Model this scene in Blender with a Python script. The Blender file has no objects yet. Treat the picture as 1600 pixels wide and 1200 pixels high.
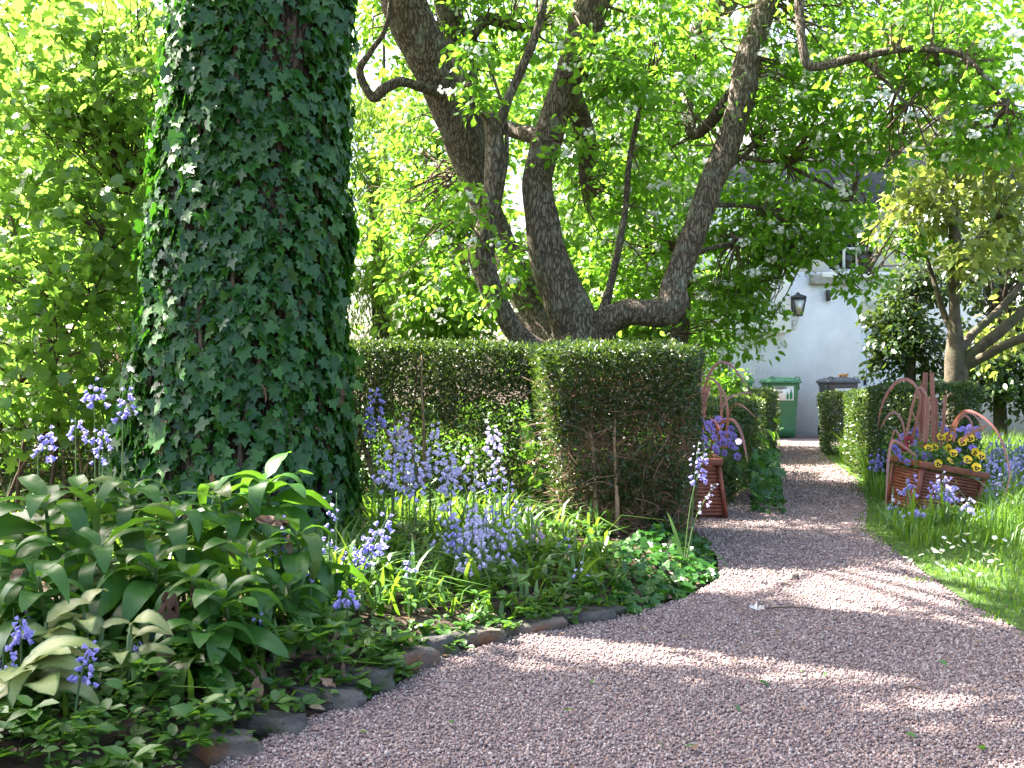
import bpy, bmesh, math, random
import numpy as np
from mathutils import Vector, Matrix, noise
random.seed(7)
rng = np.random.default_rng(7)
D = bpy.data
sc = bpy.context.scene
COL = sc.collection
R = math.radians
F = 1600.0; VH = 595.0; CH = 1.0          # focal length in photo pixels, horizon row, eye height

# ------------------------------------------------------------------ camera, world, sun, exposure
cam = D.objects.new('camera', D.cameras.new('camera'))
COL.objects.link(cam)
cam.location = (0, 0, CH)
cam.rotation_euler = (R(90), 0, 0)
cam.data.sensor_width = 36
cam.data.lens = 36 * F / 1600
cam.data.shift_y = (VH - 600) / 1600
cam.data.clip_start = 0.05
cam.data.clip_end = 600
sc.camera = cam

SUN_EL, SUN_AZ = R(52), R(-60)
to_sun = Vector((math.sin(SUN_AZ) * math.cos(SUN_EL), math.cos(SUN_AZ) * math.cos(SUN_EL), math.sin(SUN_EL)))
w = D.worlds.new('World'); sc.world = w; w.use_nodes = True
nt = w.node_tree
sky = nt.nodes.new('ShaderNodeTexSky')
sky.sky_type = 'NISHITA'; sky.sun_disc = False
sky.sun_elevation = SUN_EL; sky.sun_rotation = SUN_AZ
sky.dust_density = 5.0; sky.air_density = 1.0; sky.ozone_density = 1.0
bg = nt.nodes['Background']
nt.links.new(sky.outputs[0], bg.inputs[0])
bg.inputs[1].default_value = 0.1
sun = D.lights.new('sun', 'SUN'); sun.energy = 5.0; sun.angle = R(0.5); sun.color = (1, 0.95, 0.86)
so = D.objects.new('sun', sun); COL.objects.link(so)
so.rotation_euler = to_sun.to_track_quat('Z', 'Y').to_euler()
so.location = (-8, 5, 14)
sc.view_settings.view_transform = 'Standard'
sc.view_settings.look = 'None'
sc.view_settings.gamma = 1
sc.view_settings.use_curve_mapping = False
sc.view_settings.exposure = 3.0
sc.render.engine = 'CYCLES'
cy = sc.cycles
cy.max_bounces = 7; cy.diffuse_bounces = 5; cy.glossy_bounces = 2; cy.transmission_bounces = 4; cy.transparent_max_bounces = 4
cy.caustics_reflective = False; cy.caustics_refractive = False
cy.use_adaptive_sampling = True
cy.use_denoising = True
cy.sample_clamp_indirect = 6

# ------------------------------------------------------------------ helpers
def P(u, v, Y):
    return Vector(((u - 800) / F * Y, Y, CH - (v - VH) / F * Y))
def G(u, v, z=0.0):
    Y = F * (CH - z) / (v - VH)
    return Vector(((u - 800) / F * Y, Y, z))
def proj(p):
    return 800 + F * p[0] / p[1], VH - F * (p[2] - CH) / p[1]

def mesh(name, V, faces, mats=(), smooth=False, uv=None, midx=None):
    me = D.meshes.new(name)
    V = np.asarray(V, dtype=np.float32).reshape(-1, 3)
    if isinstance(faces, np.ndarray):
        n, k = faces.shape
        loops = faces.astype(np.int32).ravel()
        starts = np.arange(n, dtype=np.int32) * k
        totals = np.full(n, k, np.int32)
    else:
        totals = np.array([len(f) for f in faces], np.int32)
        loops = np.array([i for f in faces for i in f], np.int32)
        starts = np.concatenate(([0], np.cumsum(totals)[:-1])).astype(np.int32) if len(totals) else totals
        n = len(faces)
    me.vertices.add(len(V)); me.vertices.foreach_set('co', V.ravel())
    me.loops.add(len(loops)); me.loops.foreach_set('vertex_index', loops)
    me.polygons.add(n); me.polygons.foreach_set('loop_start', starts)
    me.polygons.foreach_set('loop_total', totals)
    if smooth: me.polygons.foreach_set('use_smooth', np.ones(n, bool))
    for m in (mats if isinstance(mats, (list, tuple)) else [mats]): me.materials.append(m)
    if midx is not None: me.polygons.foreach_set('material_index', np.asarray(midx, np.int32))
    if uv is not None:
        l = me.uv_layers.new(name='UVMap')
        l.data.foreach_set('uv', np.asarray(uv, np.float32)[loops].ravel())
    me.update(calc_edges=True)
    me.validate()
    return me

def add(name, me, parent=None, loc=None, rot=None, scale=None, world=False):
    """link an object; world=True: the mesh is in world coordinates although it has a parent"""
    o = D.objects.new(name, me); COL.objects.link(o)
    if parent is not None:
        o.parent = parent
        if world: o.location = -parent_origin(parent)
    if loc is not None: o.location = loc
    if rot is not None: o.rotation_euler = rot
    if scale is not None: o.scale = (scale,) * 3 if isinstance(scale, (int, float)) else scale
    return o
def parent_origin(p):
    v = Vector(p.location)
    q = p.parent
    while q is not None:
        v = v + q.location; q = q.parent
    return v
def tag(o, label=None, cat=None, group=None, kind=None):
    if label: o['label'] = label
    if cat: o['category'] = cat
    if group: o['group'] = group
    if kind: o['kind'] = kind
    return o
def thing(name, loc, label, cat, group=None, rot=None):
    o = D.objects.new(name, None); COL.objects.link(o)
    o.empty_display_size = 0.1
    o.location = loc
    if rot is not None: o.rotation_euler = rot
    return tag(o, label, cat, group)
ORD = ('first second third fourth fifth sixth seventh eighth ninth tenth eleventh twelfth thirteenth fourteenth '
       'fifteenth sixteenth seventeenth eighteenth nineteenth twentieth').split()
def ordinal(items, fmt):
    """items: (object, head point); names each by its place counted from the left"""
    items = sorted(items, key=lambda t: proj(t[1])[0])
    n = len(items)
    for i, (o, p) in enumerate(items):
        s = 'leftmost' if i == 0 else 'rightmost' if i == n - 1 else (ORD[i] + ' from the left')
        o['label'] = fmt.replace('#', s)

def norm(a): return a / np.maximum(np.linalg.norm(a, axis=-1, keepdims=True), 1e-9)
def basis(d, n):
    d = norm(np.asarray(d, float)); x = norm(np.cross(d, n)); n2 = np.cross(x, d)
    return np.stack([x, d, n2], axis=-1)              # columns: width, length, normal
def scatter(T, TF, loc, B, size):
    """copies of template (T verts, TF faces) in one vertex/face array"""
    loc = np.asarray(loc, float); N = len(loc); k = len(T)
    size = np.broadcast_to(np.asarray(size, float), (N,)) if np.ndim(size) < 2 else size
    TT = np.asarray(T, float)
    if np.ndim(size) == 2: L = TT[None] * size[:, None, :]
    else: L = TT[None] * size[:, None, None]
    V = np.einsum('nij,nkj->nki', B, L) + loc[:, None, :]
    Fa = np.asarray(TF)[None] + (np.arange(N) * k)[:, None, None]
    return V.reshape(-1, 3), Fa.reshape(-1, Fa.shape[-1])
def tri(faces):
    out = []
    for f in faces:
        for i in range(1, len(f) - 1): out.append((f[0], f[i], f[i + 1]))
    return out

# leaf templates (length along +Y, upper side +Z)
LEAF_V = [(0, 0, 0), (0, .35, -.03), (0, .7, -.04), (0, 1, -.14), (-.25, .27, .05), (-.24, .62, .02), (.25, .27, .05), (.24, .62, .02)]
LEAF_F = tri([(0, 1, 4), (1, 2, 5, 4), (2, 3, 5), (0, 6, 1), (1, 6, 7, 2), (2, 7, 3)])
DIA_V = [(0, 0, 0), (.27, .42, .07), (0, 1, -.05), (-.27, .42, .07)]
DIA_F = [(0, 1, 2), (0, 2, 3)]
half = [(0, .05, 0), (.2, -.1, .02), (.5, .06, -.03), (.3, .28, .03), (.44, .56, -.03), (.2, .6, .03), (0, 1, -.07)]
IVY_V = half + [(-x, y, z) for x, y, z in half[1:-1]] + [(0, .35, -.03)]
_ring = [0, 1, 2, 3, 4, 5, 6, 11, 10, 9, 8, 7]
IVY_F = [(12, _ring[i], _ring[(i + 1) % 12]) for i in range(12)]
# maple-like leaf for the left shrub
mh = [(0, 0, 0), (.25, .02, .03), (.5, .3, -.03), (.33, .42, .03), (.38, .72, -.04), (.16, .7, .02), (0, 1, -.1)]
MAP_V = mh + [(-x, y, z) for x, y, z in mh[1:-1]] + [(0, .4, -.02)]
MAP_F = [(12, _ring[i], _ring[(i + 1) % 12]) for i in range(12)]

def tube(pts, n=10, sub=6, rough=0.0, nscale=6.0, seed=0.0, cap=True):
    """pts: (x,y,z,r) control points, Catmull-Rom"""
    pts = [np.array(p, float) for p in pts]
    path = []
    for i in range(len(pts) - 1):
        p0 = pts[max(i - 1, 0)]; p1 = pts[i]; p2 = pts[i + 1]; p3 = pts[min(i + 2, len(pts) - 1)]
        for j in range(sub):
            t = j / sub
            path.append(.5 * ((2 * p1) + (-p0 + p2) * t + (2 * p0 - 5 * p1 + 4 * p2 - p3) * t * t + (-p0 + 3 * p1 - 3 * p2 + p3) * t ** 3))
    path.append(pts[-1])
    path = np.array(path)
    V = []; Fa = []
    up = Vector((0.13, 0.3, 0.9))
    prev = None
    for i, p in enumerate(path):
        a = path[max(i - 1, 0)][:3]; b = path[min(i + 1, len(path) - 1)][:3]
        d = Vector(b - a).normalized()
        x = (prev - d * prev.dot(d)) if prev is not None else d.orthogonal()
        if x.length < 1e-6: x = d.orthogonal()
        x.normalize(); prev = x
        y = d.cross(x)
        for k in range(n):
            t = 2 * math.pi * k / n
            o = x * math.cos(t) + y * math.sin(t)
            r = max(p[3], .0005)
            if rough:
                q = Vector(p[:3]) + o * r
                q = Vector((q.x * nscale, q.y * nscale, q.z * nscale * .45 + seed))
                r *= 1 + rough * (noise.noise(q) + .5 * noise.noise(q * 2.7)) + rough * .8 * noise.noise(Vector(p[:3]) * 1.7 + Vector((seed, 0, 0)))
            V.append(Vector(p[:3]) + o * r)
    m = len(path)
    for i in range(m - 1):
        for k in range(n):
            Fa.append((i * n + k, i * n + (k + 1) % n, (i + 1) * n + (k + 1) % n, (i + 1) * n + k))
    if cap:
        Fa.append(tuple(range(n))[::-1]); Fa.append(tuple((m - 1) * n + k for k in range(n)))
    return [tuple(v) for v in V], Fa
class MB:
    def __init__(s): s.V = []; s.F = []
    def put(s, V, Fa):
        b = len(s.V); s.V += [tuple(v) for v in V]; s.F += [tuple(i + b for i in f) for f in Fa]; return s
    def tube(s, pts, **k): return s.put(*tube(pts, **k))
    def box(s, c, h, rot=None, bev=0.0):
        """chamfered box, centre c, half sizes h"""
        bm = bmesh.new(); bmesh.ops.create_cube(bm, size=2)
        for v in bm.verts: v.co = Vector((v.co.x * h[0], v.co.y * h[1], v.co.z * h[2]))
        if bev: bmesh.ops.bevel(bm, geom=bm.edges[:], offset=bev, segments=2, affect='EDGES', profile=.5)
        if rot is not None: bmesh.ops.transform(bm, matrix=rot.to_4x4(), verts=bm.verts)
        bm.verts.index_update()
        V = [v.co + Vector(c) for v in bm.verts]; Fa = [[v.index for v in f.verts] for f in bm.faces]
        bm.free(); return s.put(V, Fa)
    def loft(s, rings, cap=True):
        n = len(rings[0]); V = [p for r in rings for p in r]; Fa = []
        for i in range(len(rings) - 1):
            for k in range(n): Fa.append((i * n + k, i * n + (k + 1) % n, (i + 1) * n + (k + 1) % n, (i + 1) * n + k))
        if cap: Fa.append(tuple(range(n))[::-1]); Fa.append(tuple((len(rings) - 1) * n + k for k in range(n)))
        return s.put(V, Fa)
    def mesh(s, name, mat, smooth=False, **k): return mesh(name, s.V, s.F, mat, smooth, **k)
def rrect(hx, hy, r, z, cx=0, cy=0, k=3):
    out = []
    for sx, sy, a0 in ((1, 1, 0), (-1, 1, 90), (-1, -1, 180), (1, -1, 270)):
        for j in range(k + 1):
            a = R(a0 + 90 * j / k)
            out.append((cx + sx * (hx - r) + r * math.cos(a), cy + sy * (hy - r) + r * math.sin(a), z))
    return out
def inside(poly, x, y):
    x = np.asarray(x); y = np.asarray(y); c = np.zeros(x.shape, bool); n = len(poly)
    for i in range(n):
        x1, y1 = poly[i][:2]; x2, y2 = poly[(i + 1) % n][:2]
        if y1 == y2: continue
        hit = ((y1 > y) != (y2 > y)) & (x < (x2 - x1) * (y - y1) / (y2 - y1) + x1)
        c ^= hit
    return c
def dist_poly(poly, x, y):
    best = np.full(np.shape(x), 1e9)
    n = len(poly)
    for i in range(n):
        a = np.array(poly[i][:2], float); b = np.array(poly[(i + 1) % n][:2], float); ab = b - a
        t = np.clip(((x - a[0]) * ab[0] + (y - a[1]) * ab[1]) / (ab @ ab + 1e-9), 0, 1)
        best = np.minimum(best, np.hypot(x - a[0] - t * ab[0], y - a[1] - t * ab[1]))
    return best

# ------------------------------------------------------------------ materials
def newmat(name):
    m = D.materials.new(name); m.use_nodes = True
    t = m.node_tree; b = t.nodes['Principled BSDF']
    return m, t, b
def N(t, kind, **k):
    n = t.nodes.new(kind)
    for a, v in k.items(): setattr(n, a, v)
    return n
def ramp(t, fac, stops):
    r = N(t, 'ShaderNodeValToRGB'); e = r.color_ramp.elements
    while len(e) < len(stops): e.new(.5)
    for i, (p, c) in enumerate(stops): e[i].position = p; e[i].color = (*c, 1)
    t.links.new(fac, r.inputs[0]); return r
def math_(t, op, a, b=None):
    n = N(t, 'ShaderNodeMath', operation=op)
    for i, v in enumerate((a, b)):
        if v is None: continue
        if isinstance(v, (int, float)): n.inputs[i].default_value = v
        else: t.links.new(v, n.inputs[i])
    return n.outputs[0]
def leafmat(name, stops, trans, tfac=.4, rough=.42, spec=.5, veins=None, bump=.0, patch=None):
    """stops: colours a leaf can have, one picked per leaf; trans: colour of light passing through"""
    m, t, b = newmat(name)
    g = N(t, 'ShaderNodeNewGeometry'); oi = N(t, 'ShaderNodeObjectInfo')
    f = math_(t, 'FRACT', math_(t, 'ADD', g.outputs['Random Per Island'], oi.outputs['Random']))
    k = len(stops)
    c = ramp(t, f, [(i / max(k - 1, 1), s) for i, s in enumerate(stops)]).outputs[0]
    nz = N(t, 'ShaderNodeTexNoise'); nz.inputs['Scale'].default_value = 40
    tc = N(t, 'ShaderNodeTexCoord'); t.links.new(tc.outputs['Object'], nz.inputs[0])
    mx = N(t, 'ShaderNodeMix', data_type='RGBA', blend_type='MULTIPLY'); mx.inputs[0].default_value = .5
    r2 = ramp(t, nz.outputs[0], [(.3, (.72, .72, .68)), (.7, (1.2, 1.2, 1.2))])
    t.links.new(c, mx.inputs[6]); t.links.new(r2.outputs[0], mx.inputs[7]); c = mx.outputs[2]
    if veins:
        uv = N(t, 'ShaderNodeUVMap'); sp = N(t, 'ShaderNodeSeparateXYZ'); t.links.new(uv.outputs[0], sp.inputs[0])
        ax = math_(t, 'ABSOLUTE', math_(t, 'SUBTRACT', sp.outputs[0], .5))
        if veins[0] == 'net':
            s = math_(t, 'FRACT', math_(t, 'SUBTRACT', math_(t, 'MULTIPLY', sp.outputs[1], veins[1]), math_(t, 'MULTIPLY', ax, 6)))
            line = math_(t, 'GREATER_THAN', s, .85)
        else:
            s = math_(t, 'FRACT', math_(t, 'MULTIPLY', ax, veins[1])); line = math_(t, 'GREATER_THAN', s, .85)
        mid = math_(t, 'LESS_THAN', ax, .025)
        line = math_(t, 'MAXIMUM', line, mid)
        mv = N(t, 'ShaderNodeMix', data_type='RGBA'); t.links.new(math_(t, 'MULTIPLY', line, .75), mv.inputs[0])
        t.links.new(c, mv.inputs[6]); mv.inputs[7].default_value = (*veins[2], 1); c = mv.outputs[2]
        if len(veins) > 3:      # pale or dark margin
            edge = math_(t, 'GREATER_THAN', math_(t, 'ADD', ax, math_(t, 'MULTIPLY', nz.outputs[0], .22)), .5)
            me_ = N(t, 'ShaderNodeMix', data_type='RGBA'); t.links.new(edge, me_.inputs[0])
            t.links.new(c, me_.inputs[6]); me_.inputs[7].default_value = (*veins[3], 1); c = me_.outputs[2]
        bp = N(t, 'ShaderNodeBump'); bp.inputs['Strength'].default_value = .9; bp.inputs['Distance'].default_value = .006
        t.links.new(math_(t, 'SUBTRACT', 1, line), bp.inputs['Height']); t.links.new(bp.outputs[0], b.inputs['Normal'])
    t.links.new(c, b.inputs['Base Color'])
    b.inputs['Roughness'].default_value = rough; b.inputs['Specular IOR Level'].default_value = spec
    tr = N(t, 'ShaderNodeBsdfTranslucent')
    mt = N(t, 'ShaderNodeMix', data_type='RGBA'); mt.inputs[0].default_value = .75
    t.links.new(c, mt.inputs[6]); mt.inputs[7].default_value = (*trans, 1); t.links.new(mt.outputs[2], tr.inputs[0])
    ms = N(t, 'ShaderNodeMixShader'); ms.inputs[0].default_value = tfac
    t.links.new(b.outputs[0], ms.inputs[1]); t.links.new(tr.outputs[0], ms.inputs[2])
    t.links.new(ms.outputs[0], t.nodes['Material Output'].inputs[0])
    return m
def plain(name, col, rough=.6, spec=.4, nscale=12, namp=.25, bump=0, bscale=60, dirt=None):
    m, t, b = newmat(name)
    tc = N(t, 'ShaderNodeTexCoord')
    nz = N(t, 'ShaderNodeTexNoise'); nz.inputs['Scale'].default_value = nscale; nz.inputs['Detail'].default_value = 6
    t.links.new(tc.outputs['Object'], nz.inputs[0])
    lo = tuple(c * (1 - namp) for c in col); hi = tuple(min(c * (1 + namp), 1) for c in col)
    r = ramp(t, nz.outputs[0], [(.3, lo), (.7, hi)]); c = r.outputs[0]
    if dirt:
        n2 = N(t, 'ShaderNodeTexNoise'); n2.inputs['Scale'].default_value = dirt[1]; n2.inputs['Detail'].default_value = 8
        t.links.new(tc.outputs['Object'], n2.inputs[0])
        k = ramp(t, n2.outputs[0], [(dirt[2], (0, 0, 0)), (dirt[2] + .12, (1, 1, 1))])
        mx = N(t, 'ShaderNodeMix', data_type='RGBA'); t.links.new(k.outputs[0], mx.inputs[0]); t.links.new(c, mx.inputs[6])
        mx.inputs[7].default_value = (*dirt[0], 1); c = mx.outputs[2]
    t.links.new(c, b.inputs['Base Color'])
    b.inputs['Roughness'].default_value = rough; b.inputs['Specular IOR Level'].default_value = spec
    if bump:
        n3 = N(t, 'ShaderNodeTexNoise'); n3.inputs['Scale'].default_value = bscale; n3.inputs['Detail'].default_value = 5
        t.links.new(tc.outputs['Object'], n3.inputs[0])
        bp = N(t, 'ShaderNodeBump'); bp.inputs['Strength'].default_value = .8; bp.inputs['Distance'].default_value = bump
        t.links.new(n3.outputs[0], bp.inputs['Height']); t.links.new(bp.outputs[0], b.inputs['Normal'])
    return m
def island(name, stops, rough=.8, spec=.3):
    m, t, b = newmat(name)
    g = N(t, 'ShaderNodeNewGeometry')
    k = len(stops)
    r = ramp(t, g.outputs['Random Per Island'], [(i / (k - 1), s) for i, s in enumerate(stops)])
    t.links.new(r.outputs[0], b.inputs['Base Color']); b.inputs['Roughness'].default_value = rough
    b.inputs['Specular IOR Level'].default_value = spec
    return m
def barkmat(name, dark, light, lichen, sc_=21.0):
    m, t, b = newmat(name)
    tc = N(t, 'ShaderNodeTexCoord'); mp = N(t, 'ShaderNodeMapping'); mp.inputs['Scale'].default_value = (sc_, sc_, sc_ * .24)
    t.links.new(tc.outputs['Object'], mp.inputs[0])
    nd = N(t, 'ShaderNodeTexNoise'); nd.inputs['Scale'].default_value = .9; nd.inputs['Detail'].default_value = 5
    t.links.new(mp.outputs[0], nd.inputs[0])
    mu = N(t, 'ShaderNodeVectorMath', operation='MULTIPLY'); t.links.new(nd.outputs[1], mu.inputs[0]); mu.inputs[1].default_value = (2.2, 2.2, 1.6)
    ad = N(t, 'ShaderNodeVectorMath', operation='ADD'); t.links.new(mp.outputs[0], ad.inputs[0]); t.links.new(mu.outputs[0], ad.inputs[1])
    vo = N(t, 'ShaderNodeTexVoronoi', feature='DISTANCE_TO_EDGE'); vo.inputs['Scale'].default_value = 1.6
    t.links.new(ad.outputs[0], vo.inputs[0])
    h = ramp(t, vo.outputs[0], [(0, (0, 0, 0)), (.16, (1, 1, 1))])
    nz = N(t, 'ShaderNodeTexNoise'); nz.inputs['Scale'].default_value = 26; nz.inputs['Detail'].default_value = 6
    t.links.new(tc.outputs['Object'], nz.inputs[0])
    c1 = ramp(t, nz.outputs[0], [(.3, tuple(x * .7 for x in light)), (.7, light)])
    mx = N(t, 'ShaderNodeMix', data_type='RGBA'); t.links.new(h.outputs[0], mx.inputs[0]); mx.inputs[6].default_value = (*dark, 1)
    t.links.new(c1.outputs[0], mx.inputs[7])
    n2 = N(t, 'ShaderNodeTexNoise'); n2.inputs['Scale'].default_value = 4.5; n2.inputs['Detail'].default_value = 8; n2.inputs['Roughness'].default_value = .7
    t.links.new(tc.outputs['Object'], n2.inputs[0])
    k = ramp(t, n2.outputs[0], [(.52, (0, 0, 0)), (.68, (.8, .8, .8))])
    m2 = N(t, 'ShaderNodeMix', data_type='RGBA'); t.links.new(k.outputs[0], m2.inputs[0]); t.links.new(mx.outputs[2], m2.inputs[6])
    m2.inputs[7].default_value = (*lichen, 1)
    t.links.new(m2.outputs[2], b.inputs['Base Color'])
    b.inputs['Roughness'].default_value = .9; b.inputs['Specular IOR Level'].default_value = .2
    hs = math_(t, 'ADD', h.outputs[0], math_(t, 'MULTIPLY', nz.outputs[0], .6))
    bp = N(t, 'ShaderNodeBump'); bp.inputs['Strength'].default_value = 1; bp.inputs['Distance'].default_value = .02
    t.links.new(hs, bp.inputs['Height']); t.links.new(bp.outputs[0], b.inputs['Normal'])
    return m

M = {}
M['soil'] = plain('soil', (.05, .036, .026), .95, .1, 9, .5, .02, 40, dirt=((.11, .085, .06), 14, .55))
M['gravel_bed'] = plain('gravel_bed', (.17, .13, .135), .95, .2, 60, .45, .012, 130, dirt=((.09, .075, .07), 1.3, .58))
M['stones'] = island('gravel_stone', [(.1, .074, .07), (.23, .168, .155), (.3, .23, .21), (.22, .148, .134), (.42, .36, .33), (.16, .118, .11), (.28, .19, .165)])
M['lawn_soil'] = plain('lawn_soil', (.05, .085, .022), .95, .1, 14, .4, .01, 60)
M['rock'] = plain('rock', (.1, .085, .072), .9, .2, 9, .5, .02, 35, dirt=((.13, .06, .028), 5, .54))
M['rock_dark'] = plain('rock_dark', (.075, .07, .063), .9, .2, 9, .5, .02, 35, dirt=((.05, .06, .025), 6, .56))
M['bark'] = barkmat('tree_bark', (.085, .064, .048), (.22, .172, .13), (.29, .3, .235))
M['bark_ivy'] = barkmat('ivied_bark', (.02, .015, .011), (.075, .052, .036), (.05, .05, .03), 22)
M['bark_smooth'] = plain('smooth_bark', (.1, .08, .055), .85, .25, 12, .4, .006, 50, dirt=((.07, .085, .035), 5, .56))
M['bark_far'] = plain('far_bark', (.07, .055, .04), .9, .2, 8, .4, .01, 30)
M['twig'] = plain('twig_bark', (.12, .085, .06), .9, .2, 20, .35)
M['twig_red'] = plain('red_twig_bark', (.09, .055, .038), .8, .2, 20, .3)
M['hedge_stem'] = plain('hedge_stem', (.26, .17, .1), .9, .2, 30, .45, .004, 80)
M['hedge_twig'] = island('hedge_twig', [(.12, .06, .035), (.22, .12, .07), (.3, .2, .13), (.16, .09, .05)])
M['ivy'] = leafmat('ivy_leaf', [(.013, .057, .009), (.027, .1, .012), (.018, .07, .017), (.048, .14, .017), (.023, .085, .012)], (.09, .3, .015), .24, .3, .36)
M['ivy_young'] = leafmat('young_ivy_leaf', [(.09, .2, .03), (.12, .24, .04)], (.22, .42, .04), .4, .4, .5)
M['ivy_dead'] = leafmat('dead_ivy_leaf', [(.2, .12, .07), (.14, .08, .05)], (.2, .1, .05), .2, .7, .2)
M['pear'] = leafmat('spring_leaf', [(.065, .16, .012), (.09, .19, .016), (.12, .22, .02), (.08, .18, .014)], (.28, .58, .04), .54, .42, .35)
M['shrubL'] = leafmat('shrub_leaf', [(.085, .17, .022), (.115, .21, .03), (.15, .24, .04), (.075, .15, .02)], (.32, .58, .07), .5, .28, .65)
M['yellow'] = leafmat('yellow_green_leaf', [(.11, .17, .04), (.15, .2, .045), (.18, .17, .06), (.09, .16, .03)], (.42, .52, .08), .5, .4, .5)
M['dark'] = leafmat('dark_evergreen_leaf', [(.02, .05, .015), (.03, .065, .02), (.045, .085, .02)], (.16, .25, .03), .3, .33, .6)
M['far'] = leafmat('far_leaf', [(.08, .16, .015), (.11, .2, .02), (.13, .22, .03), (.06, .13, .012)], (.28, .54, .05), .54, .45, .3)
M['willow'] = leafmat('willow_leaf', [(.09, .17, .02), (.12, .21, .03), (.07, .14, .02)], (.34, .5, .04), .5, .5, .3)
M['hedge'] = leafmat('hedge_leaf', [(.016, .036, .009), (.026, .056, .012), (.04, .078, .016), (.02, .044, .016)], (.14, .24, .02), .25, .33, .6)
M['hedge_fresh'] = leafmat('fresh_hedge_leaf', [(.06, .11, .03), (.09, .14, .04), (.12, .15, .06)], (.25, .35, .05), .35, .35, .6)
M['big'] = leafmat('broad_leaf', [(.02, .078, .012), (.025, .092, .015), (.033, .108, .018), (.042, .125, .022), (.036, .11, .018), (.027, .088, .015), (.085, .13, .024)], (.17, .4, .02), .3, .34, .36, veins=('net', 11, (.06, .14, .03)))
M['hosta'] = leafmat('hosta_leaf', [(.3, .33, .12), (.24, .3, .1), (.34, .34, .15)], (.4, .45, .12), .3, .4, .45, veins=('rib', 12, (.2, .27, .08), (.07, .15, .04)))
M['strap'] = leafmat('strap_leaf', [(.04, .11, .015), (.065, .15, .02), (.09, .18, .025)], (.28, .48, .03), .35, .35, .55)
M['grass'] = leafmat('grass_blade', [(.045, .12, .012), (.07, .16, .016), (.1, .2, .022), (.12, .17, .04)], (.27, .48, .03), .4, .45, .4)
M['weed'] = leafmat('weed_leaf', [(.038, .11, .014), (.06, .15, .022), (.025, .08, .012)], (.2, .42, .025), .35, .4, .5)
M['stem'] = leafmat('flower_stem', [(.1, .17, .05), (.08, .14, .05)], (.2, .3, .06), .2, .5, .4)
M['bell'] = leafmat('bluebell_flower', [(.28, .27, .66), (.36, .33, .7), (.22, .21, .6)], (.42, .38, .8), .35, .5, .3)
M['bell_pale'] = leafmat('pale_bluebell_flower', [(.56, .52, .78), (.66, .6, .84), (.5, .45, .76)], (.7, .62, .9), .35, .5, .3)  # pale lilac; part of the whiteness is sunlight put into the petal colour
M['bell_pink'] = leafmat('lilac_pink_flower', [(.5, .34, .56), (.56, .4, .6)], (.65, .45, .7), .35, .5, .3)
M['white_petal'] = leafmat('white_petal', [(.75, .76, .72), (.82, .82, .8)], (.8, .8, .75), .3, .5, .3)
M['flax'] = leafmat('red_strap_leaf', [(.25, .095, .08), (.31, .13, .105), (.21, .08, .075)], (.45, .14, .08), .2, .3, .6)
M['pan_y'] = leafmat('yellow_pansy_petal', [(.72, .5, .02), (.78, .55, .03)], (.8, .55, .02), .25, .5, .3)
M['pan_v'] = leafmat('violet_pansy_petal', [(.2, .15, .52), (.27, .21, .6), (.16, .1, .44)], (.35, .25, .7), .25, .5, .3)
M['pan_r'] = leafmat('crimson_pansy_petal', [(.18, .01, .02), (.24, .015, .025)], (.35, .02, .03), .25, .5, .3)
M['pan_p'] = leafmat('pale_pansy_petal', [(.6, .5, .75), (.68, .58, .8)], (.7, .6, .85), .25, .5, .3)
M['blotch_d'] = plain('dark_blotch', (.03, .008, .012), .6, .2, 60, .3)
M['blotch_v'] = plain('violet_blotch', (.035, .012, .1), .6, .2, 60, .3)
M['pan_c'] = plain('pansy_centre', (.8, .6, .1), .5, .3, 60, .2)
M['planter'] = plain('stained_wood', (.2, .062, .036), .55, .4, 18, .3, .002, 90)
M['planter_in'] = plain('compost', (.035, .026, .02), .95, .1, 40, .4, .01, 60)
M['harl'] = plain('white_harling', (.8, .8, .79), .92, .2, 3, .07, .02, 34, dirt=((.55, .54, .5), 2.2, .64))
M['white'] = plain('white_paint', (.78, .78, .77), .5, .4, 8, .05)
M['stone_trim'] = plain('stone_trim', (.32, .31, .29), .85, .3, 10, .25, .008, 40)
M['slate'] = plain('roof_slate', (.1, .1, .11), .7, .4, 12, .35)
M['door'] = plain('pale_blue_door', (.62, .68, .76), .5, .4, 8, .05)
M['glass'] = plain('window_glass', (.03, .028, .02), .08, .5, 4, .3)
M['curtain'] = plain('dark_backing', (.09, .06, .035), .9, .1, 4, .3)  # dark brown panel behind the window panes
M['bin_green'] = plain('green_plastic', (.035, .16, .07), .42, .5, 6, .15, dirt=((.06, .13, .075), 7, .62))
M['bin_lid'] = plain('green_lid_plastic', (.045, .17, .085), .4, .5, 6, .15)
M['bin_grey'] = plain('grey_plastic', (.055, .065, .085), .45, .5, 6, .15, dirt=((.09, .09, .09), 7, .62))
M['black'] = plain('black_plastic', (.02, .02, .022), .5, .5, 20, .2)
M['iron'] = plain('black_iron', (.022, .024, .028), .45, .5, 20, .3)
M['sticker'] = plain('sticker_white', (.8, .82, .82), .35, .5, 8, .03)
M['ink'] = plain('sticker_ink', (.03, .05, .05), .5, .3, 8, .1)
M['ink_green'] = plain('sticker_green', (.015, .2, .08), .45, .4, 8, .1)
M['milk'] = plain('lamp_pane', (.78, .78, .74), .25, .5, 6, .04)
M['dead'] = leafmat('withered_leaf', [(.24, .15, .1), (.32, .24, .18), (.17, .1, .07)], (.3, .18, .1), .25, .75, .2)
M['dead_dark'] = leafmat('dark_withered_leaf', [(.13, .075, .05), (.1, .06, .04)], (.2, .1, .05), .2, .7, .2)
M['rust'] = plain('orange_scrap', (.45, .2, .05), .6, .3, 30, .4)

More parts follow.
